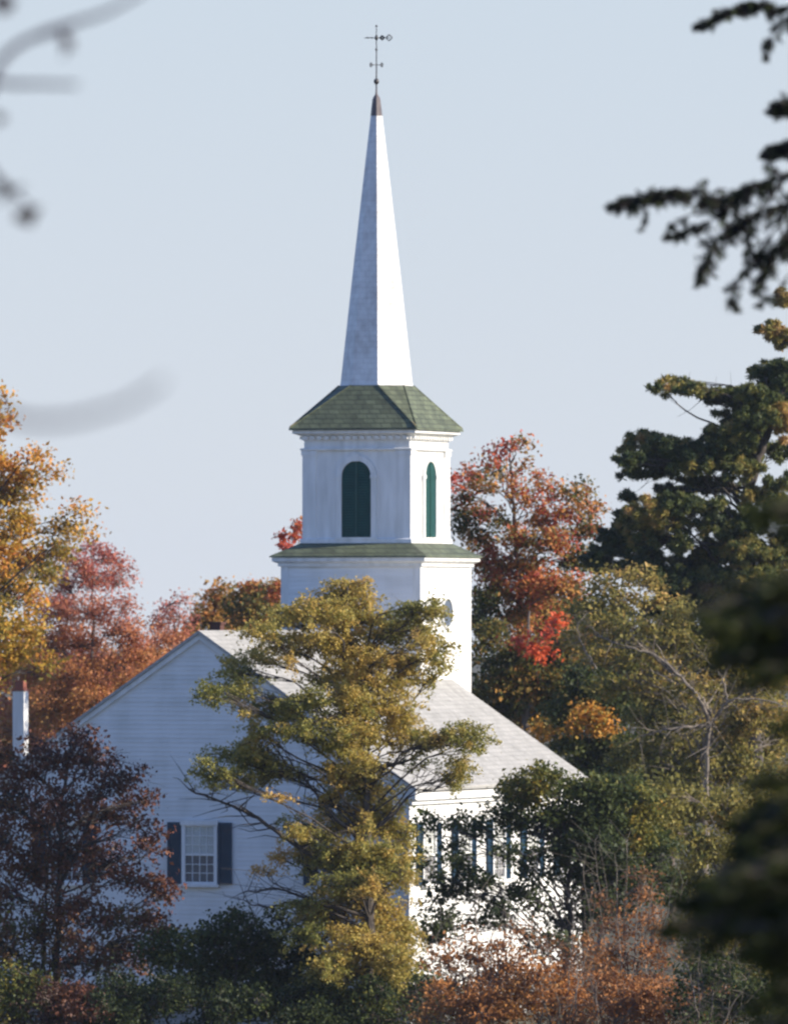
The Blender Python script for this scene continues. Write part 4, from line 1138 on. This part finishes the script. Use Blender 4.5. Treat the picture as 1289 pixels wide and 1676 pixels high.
# --- low brush along the near churchyard edge; shade put into dark tints at left
BRUSH = [(-10, 1655, .35, 'low dark green brush at the bottom left corner', 'DK'), (110, 1672, .1, 'low dark red brush under the maroon tree trunk', 'PLUM'), (225, 1668, .1, 'low dark green brush between the maroon tree and the rounded shrub', 'DK'),
         (345, 1672, .05, 'low shade tinted green brush in front of the rounded shrub', 'DK'), (460, 1668, .05, 'low shade tinted green brush left of the olive gold tree trunk', 'DK'), (560, 1672, .1, 'low dark green brush before the olive gold tree trunk', 'DK'),
         (650, 1655, .3, 'low thin green brush between the olive gold tree and the orange shrub', 'DK'), (760, 1668, .5, 'low orange brush at the bottom under the church corner', 'RU'), (880, 1670, .7, 'low orange brush below the church side wall', 'RU'),
         (1000, 1672, .45, 'low russet brush below the red brown twiggy shrub', 'RU'), (1110, 1665, .5, 'low russet brush left of the forked pale twigs', 'RU'), (1230, 1660, .3, 'low dark brush at the bottom right corner', 'DK')]
for i, (x, y, t, lab, kd) in enumerate(BRUSH):
    rb = random.Random(100 + i)
    lift = rb.uniform(-34, 14)
    dn_ = 0.75 if kd == 'RU' else 1.1
    cl = [(x + rb.uniform(-64, 64), y - 16 + lift * rb.random() + rb.uniform(-34, 36), rb.uniform(18, 46), rb.uniform(14, 34), dn_ * rb.uniform(.5, 1.1), t + rb.uniform(-.28, .28)) for _ in range(10)]
    tree('shrub', lab, 'shrub', 267 if x < 660 else 252, [(x, 1740), (x + 4, 1690), (x + 6, y)], cl, {'PLUM': L_PLUM, 'DK': L_DKGREEN, 'RU': L_RUSSET}[kd], M_BARKR, 200 + i,
         leaf=0.11, per=13, dens=12, spread=0.17, r_trunk=0.05, depth=1.0, limb_r=0.025, up=0.4, limbs=stems(x, 4, x - 70, x + 70, y - 70, 400 + i) if kd == 'RU' else (), group='low brush along the bottom')


# ------------------------------------------------------------------ out-of-focus foreground trees
def conifer(name, label, Y, tx, r_trunk, boughs, seed, needle, twig_len, sp, top, leaf_m, per=26, dangle=0.6, thick=1.0, clump=False):
    """trunk outside the frame, boughs as pixel polylines with hanging needle twigs"""
    rng = np.random.default_rng(seed)
    gz = ground_z(tx, Y)
    base = Vector((tx, Y, gz - 0.1))
    root = empty(name, base)
    tag(root, label, 'tree')
    B = np.array(base)
    tl = smooth_line([(0, 0, 0), (0.02, 0.02, top * 0.5), (0, 0, top)], 16, rng, 0.01)
    np_mesh('trunk', *tube_np(tl, r_trunk * (1 - 0.85 * np.linspace(0, 1, len(tl))), 10), M_BARK, root, smooth=True)
    segs, t0, t1, ra, rb = [], [], [], [], []
    lp, ld, lt = [], [], []
    for bo in boughs:
        line = [np.array(P(a[0], a[1], Y + (a[2] if len(a) > 2 else 0))) - B for a in bo['line']]
        z_att = min(max(line[0][2] + 0.25, 0.3), top)
        if bo.get('root', True):
            line = [np.array([0, 0, z_att])] + line
        q = smooth_line(line, 9 * len(line), rng, bo.get('wob', 0.004))
        r = bo.get('r', 0.012)
        segs.append(tube_np(q, r * (1 - 0.8 * np.linspace(0, 1, len(q))), 6))
        seg_len = np.linalg.norm(np.diff(q, axis=0), axis=1)
        L = seg_len.sum()
        n = int(L * bo.get('dens', 40) * thick)
        pos = rng.uniform(bo.get('start', 0.25), 1, size=n)
        if clump:      # twigs gather in bunches along the bough
            kc = max(2, int(L / 0.16))
            cc = rng.uniform(bo.get('start', 0.25), 1, size=kc)
            pos = np.clip(cc[rng.integers(0, kc, size=n)] + rng.normal(size=n) * 0.03, 0.02, 1)
        fi = np.clip(pos, 0, 0.9999) * (len(q) - 1)
        i0 = np.minimum(fi.astype(int), len(q) - 2)
        p = q[i0] + (q[i0 + 1] - q[i0]) * (fi - i0)[:, None]
        tang = unit(q[i0 + 1] - q[i0])
        side = rng.normal(size=(n, 3)); side[:, 2] *= 0.4
        d = unit(tang * 0.8 + unit(side) * 0.9 + np.array([0, 0, -dangle]))
        ln = twig_len * bo.get('tl', 1.0) * rng.uniform(0.35, 1.1, size=(n, 1)) * (1.15 - 0.75 * pos[:, None])
        e = p + d * ln
        t0.append(p); t1.append(e); ra.append(np.full(n, 0.002 + r * 0.12)); rb.append(np.full(n, 0.0012))
        # needles along twig
        k = rng.poisson(per, size=n); idx = np.repeat(np.arange(n), k); m = len(idx)
        u = rng.uniform(0.1, 1.05, size=(m, 1))
        nd = unit(d[idx] * 0.8 + rng.normal(size=(m, 3)) * 0.7)
        lp.append(p[idx] + (e - p)[idx] * u + nd * needle * 0.4); ld.append(nd); lt.append(rng.uniform(0, 1, size=m))
    segs.append(prisms(np.concatenate(t0), np.concatenate(t1), np.concatenate(ra), np.concatenate(rb)))
    np_mesh('branches', *join(segs), M_BARK, root)
    v, f = leaf_quads(np.concatenate(lp), needle, rng, 0.2, sp, np.concatenate(ld), 0.1)
    np_mesh('needles', v, f, leaf_m, root, np.concatenate(lt))
    return root


L_HEMLOCK = leaf_mat('purple_fringed_hemlock_needles', [(0.0, rgb(34, 26, 44)), (0.6, rgb(46, 44, 44)), (1.0, rgb(84, 100, 60))], 0.25)  # purple lens fringe of the blurred sprays painted into the dark needle tints

# top-right hemlock sprays
conifer('hemlock_tree', 'blurred dark hemlock sprays hanging into the top right of the sky', 37, 2.9, 0.14,
        [dict(line=[(1400, 270), (1289, 292), (1230, 305), (1180, 325), (1120, 312), (1060, 322), (1003, 336)], r=0.010, dens=112, start=.3),
         dict(line=[(1240, 300), (1190, 340), (1140, 372), (1092, 386)], root=False, r=0.005, dens=67, start=.3, tl=.6),
         dict(line=[(1230, 310), (1190, 370), (1160, 415), (1147, 455)], root=False, r=0.005, dens=112, start=.15),
         dict(line=[(1300, 300), (1270, 370), (1235, 420), (1200, 470), (1196, 508)], root=False, r=0.006, dens=60, start=.15, tl=.7),
         dict(line=[(1330, 330), (1289, 380), (1260, 430), (1238, 475)], root=False, r=0.006, dens=90, start=.1),
         dict(line=[(1340, 300), (1289, 330), (1230, 350), (1190, 385)], root=False, r=0.007, dens=120, start=.1),
         dict(line=[(1380, 360), (1310, 380), (1270, 410), (1240, 430)], root=False, r=0.007, dens=105, start=.1),
         dict(line=[(1180, 322), (1165, 345), (1120, 355), (1096, 372), (1090, 392)], root=False, r=0.004, dens=18, start=.3, tl=.4),
         dict(line=[(1060, 322), (1055, 345), (1052, 372)], root=False, r=0.003, dens=16, start=.4, tl=.35),
         dict(line=[(1280, 300), (1240, 345), (1222, 390), (1228, 420)], root=False, r=0.004, dens=45, start=.1, tl=.7),
         dict(line=[(1310, 420), (1275, 470), (1240, 500)], root=False, r=0.004, dens=30, start=.1, tl=.6),
         dict(line=[(1340, 270), (1289, 285), (1255, 275)], root=False, r=0.005, dens=60, start=.1, tl=.6),
         dict(line=[(1420, -60), (1289, 10), (1235, 5), (1190, 20), (1140, 42)], r=0.009, dens=57, start=.3, tl=.7),
         dict(line=[(1330, 0), (1289, 30), (1262, 60), (1252, 100)], root=False, r=0.005, dens=52, start=.1, tl=.5),
         dict(line=[(1420, 160), (1320, 165), (1289, 172), (1262, 180)], r=0.008, dens=75, start=.5, tl=.7),
         dict(line=[(1420, 220), (1330, 228), (1289, 236), (1256, 250)], r=0.008, dens=105, start=.5, tl=.8)],
        51, 0.026, 0.115, 0.20, 6.0, L_HEMLOCK, per=21, thick=1.15)

# dark blurred spruce at the lower right
spr = []
rs = random.Random(9)
def bough(x0, y0, x1, y1, dens=60, tl=1.0, dz=0.0):
    xm, ym = (x0 + x1) / 2, (y0 + y1) / 2 - 12
    spr.append(dict(line=[(x0, y0, dz), (xm, ym, dz), (x1, y1, dz)], r=0.016, dens=dens, start=.35, tl=tl, wob=0.006))
for (x1, y1, n) in ((1225, 850, 4), (1165, 1030, 6), (1140, 1005, 4), (1215, 985, 4), (1240, 1070, 5), (1205, 1100, 3), (1225, 1300, 5), (1190, 1370, 5), (1130, 1480, 6), (1110, 1500, 4), (1160, 1440, 6), (1190, 1520, 5), (1215, 1570, 6), (1240, 1630, 6), (1210, 1670, 5), (1250, 1400, 6), (1255, 1190, 2), (1260, 1480, 5), (1150, 1060, 3), (1100, 1470, 4), (1090, 1500, 3), (1235, 1340, 4), (1180, 1400, 4), (1230, 870, 3), (1245, 1020, 4), (1265, 1320, 4), (1270, 1560, 5), (1110, 1020, 3), (1140, 1075, 4), (1120, 985, 2), (1100, 1540, 3), (1130, 1440, 3), (1200, 1545, 4)):
    for k in range(n):
        xe = x1 + rs.uniform(-8, 45); ye = y1 + rs.uniform(-26, 26)
        bough(1460, ye - rs.uniform(10, 60), xe, ye, dens=rs.uniform(50, 90), dz=rs.uniform(-1.0, 1.0))
conifer('spruce_tree', 'blurred dark green spruce boughs along the lower right edge', 21, 1.5, 0.13, spr, 52, 0.017, 0.10, 0.16, 4.5, L_SPRUCE, per=15, dangle=0.3, thick=0.85, clump=True)


# bare out-of-focus branches at the left
def bare_tree(name, label, Y, tx, lines, leaves, seed, top):
    rng = np.random.default_rng(seed)
    base = Vector((tx, Y, ground_z(tx, Y) - 0.1))
    root = empty(name, base); tag(root, label, 'tree')
    B = np.array(base)
    tl = smooth_line([(0, 0, 0), (0.01, 0.02, top * 0.5), (0, 0, top)], 14, rng, 0.004)
    np_mesh('trunk', *tube_np(tl, 0.06 * (1 - 0.8 * np.linspace(0, 1, len(tl))), 9), M_BARK, root, smooth=True)
    segs = []
    for ln, r, rt in lines:
        q = [np.array(P(a[0], a[1], Y)) - B for a in ln]
        if rt:
            q = [np.array([0, 0, min(max(q[0][2] - 0.1, 0.2), top)])] + q
        q = smooth_line(q, 7 * len(q), rng, 0.0008)
        segs.append(tube_np(q, r * (1 - 0.55 * np.linspace(0, 1, len(q))), 6))
    np_mesh('branches', *join(segs), M_BARKV, root, smooth=True)
    if leaves:
        pts = np.array([np.array(P(a, b, Y)) - B for a, b, s in leaves])
        v, f = leaf_quads(pts, 0.045, rng, 0.0, 0.6)
        np_mesh('crown', v, f, L_PLUM, root, np.full(len(f), 0.0))
    return root


bare_tree('sapling', 'heavily blurred bare twigs with a few dark leaves at the top left', 15, -0.95,
          [([(-60, 200), (-5, 110), (30, 75), (80, 50), (140, 32), (185, 15), (235, -12)], 0.0075, True), ([(-80, 120), (0, 135), (60, 138), (128, 138)], 0.007, True),
           ([(60, 60), (105, 45), (125, 40)], 0.0065, False), ([(-60, 260), (0, 300), (35, 325), (60, 352)], 0.004, True), ([(-60, -20), (0, 5), (20, 12)], 0.004, True), ([(100, 46), (108, 75), (104, 95)], 0.004, False), ([(-40, 190), (0, 200)], 0.004, True)],
          [(8, 305, 1), (0, 298, 1), (15, 312, 1), (20, 318, 1), (5, 308, 1), (5, 5, 1), (12, 12, 1), (0, 195, 1), (110, 68, 1), (45, 350, 1)], 61, 4.0)
bare_tree('sapling', 'very faint blurred bare twig curving across the sky at mid left', 9.5, -0.62,
          [([(-90, 640), (10, 680), (70, 690), (130, 684), (190, 668), (235, 645), (268, 622)], 0.0052, True)], [], 62, 3.0)


# ------------------------------------------------------------------ thin autumn haze
def build_haze():
    m = MB()
    m.box(-1510, 1510, -410, 2510, GZ - 1.2, ZC + 19.5)
    mat = bpy.data.materials.new('haze_air')
    mat.use_nodes = True
    n, l = mat.node_tree.nodes, mat.node_tree.links
    n.clear()
    out = n.new('ShaderNodeOutputMaterial')
    v = n.new('ShaderNodeVolumePrincipled')
    v.inputs['Color'].default_value = (0.74, 0.84, 1.0, 1)
    v.inputs['Density'].default_value = 0.00006
    v.inputs['Anisotropy'].default_value = 0.1
    l.new(v.outputs[0], out.inputs['Volume'])
    o = m.build('haze', mat)
    tag(o, kind='stuff')


build_haze()
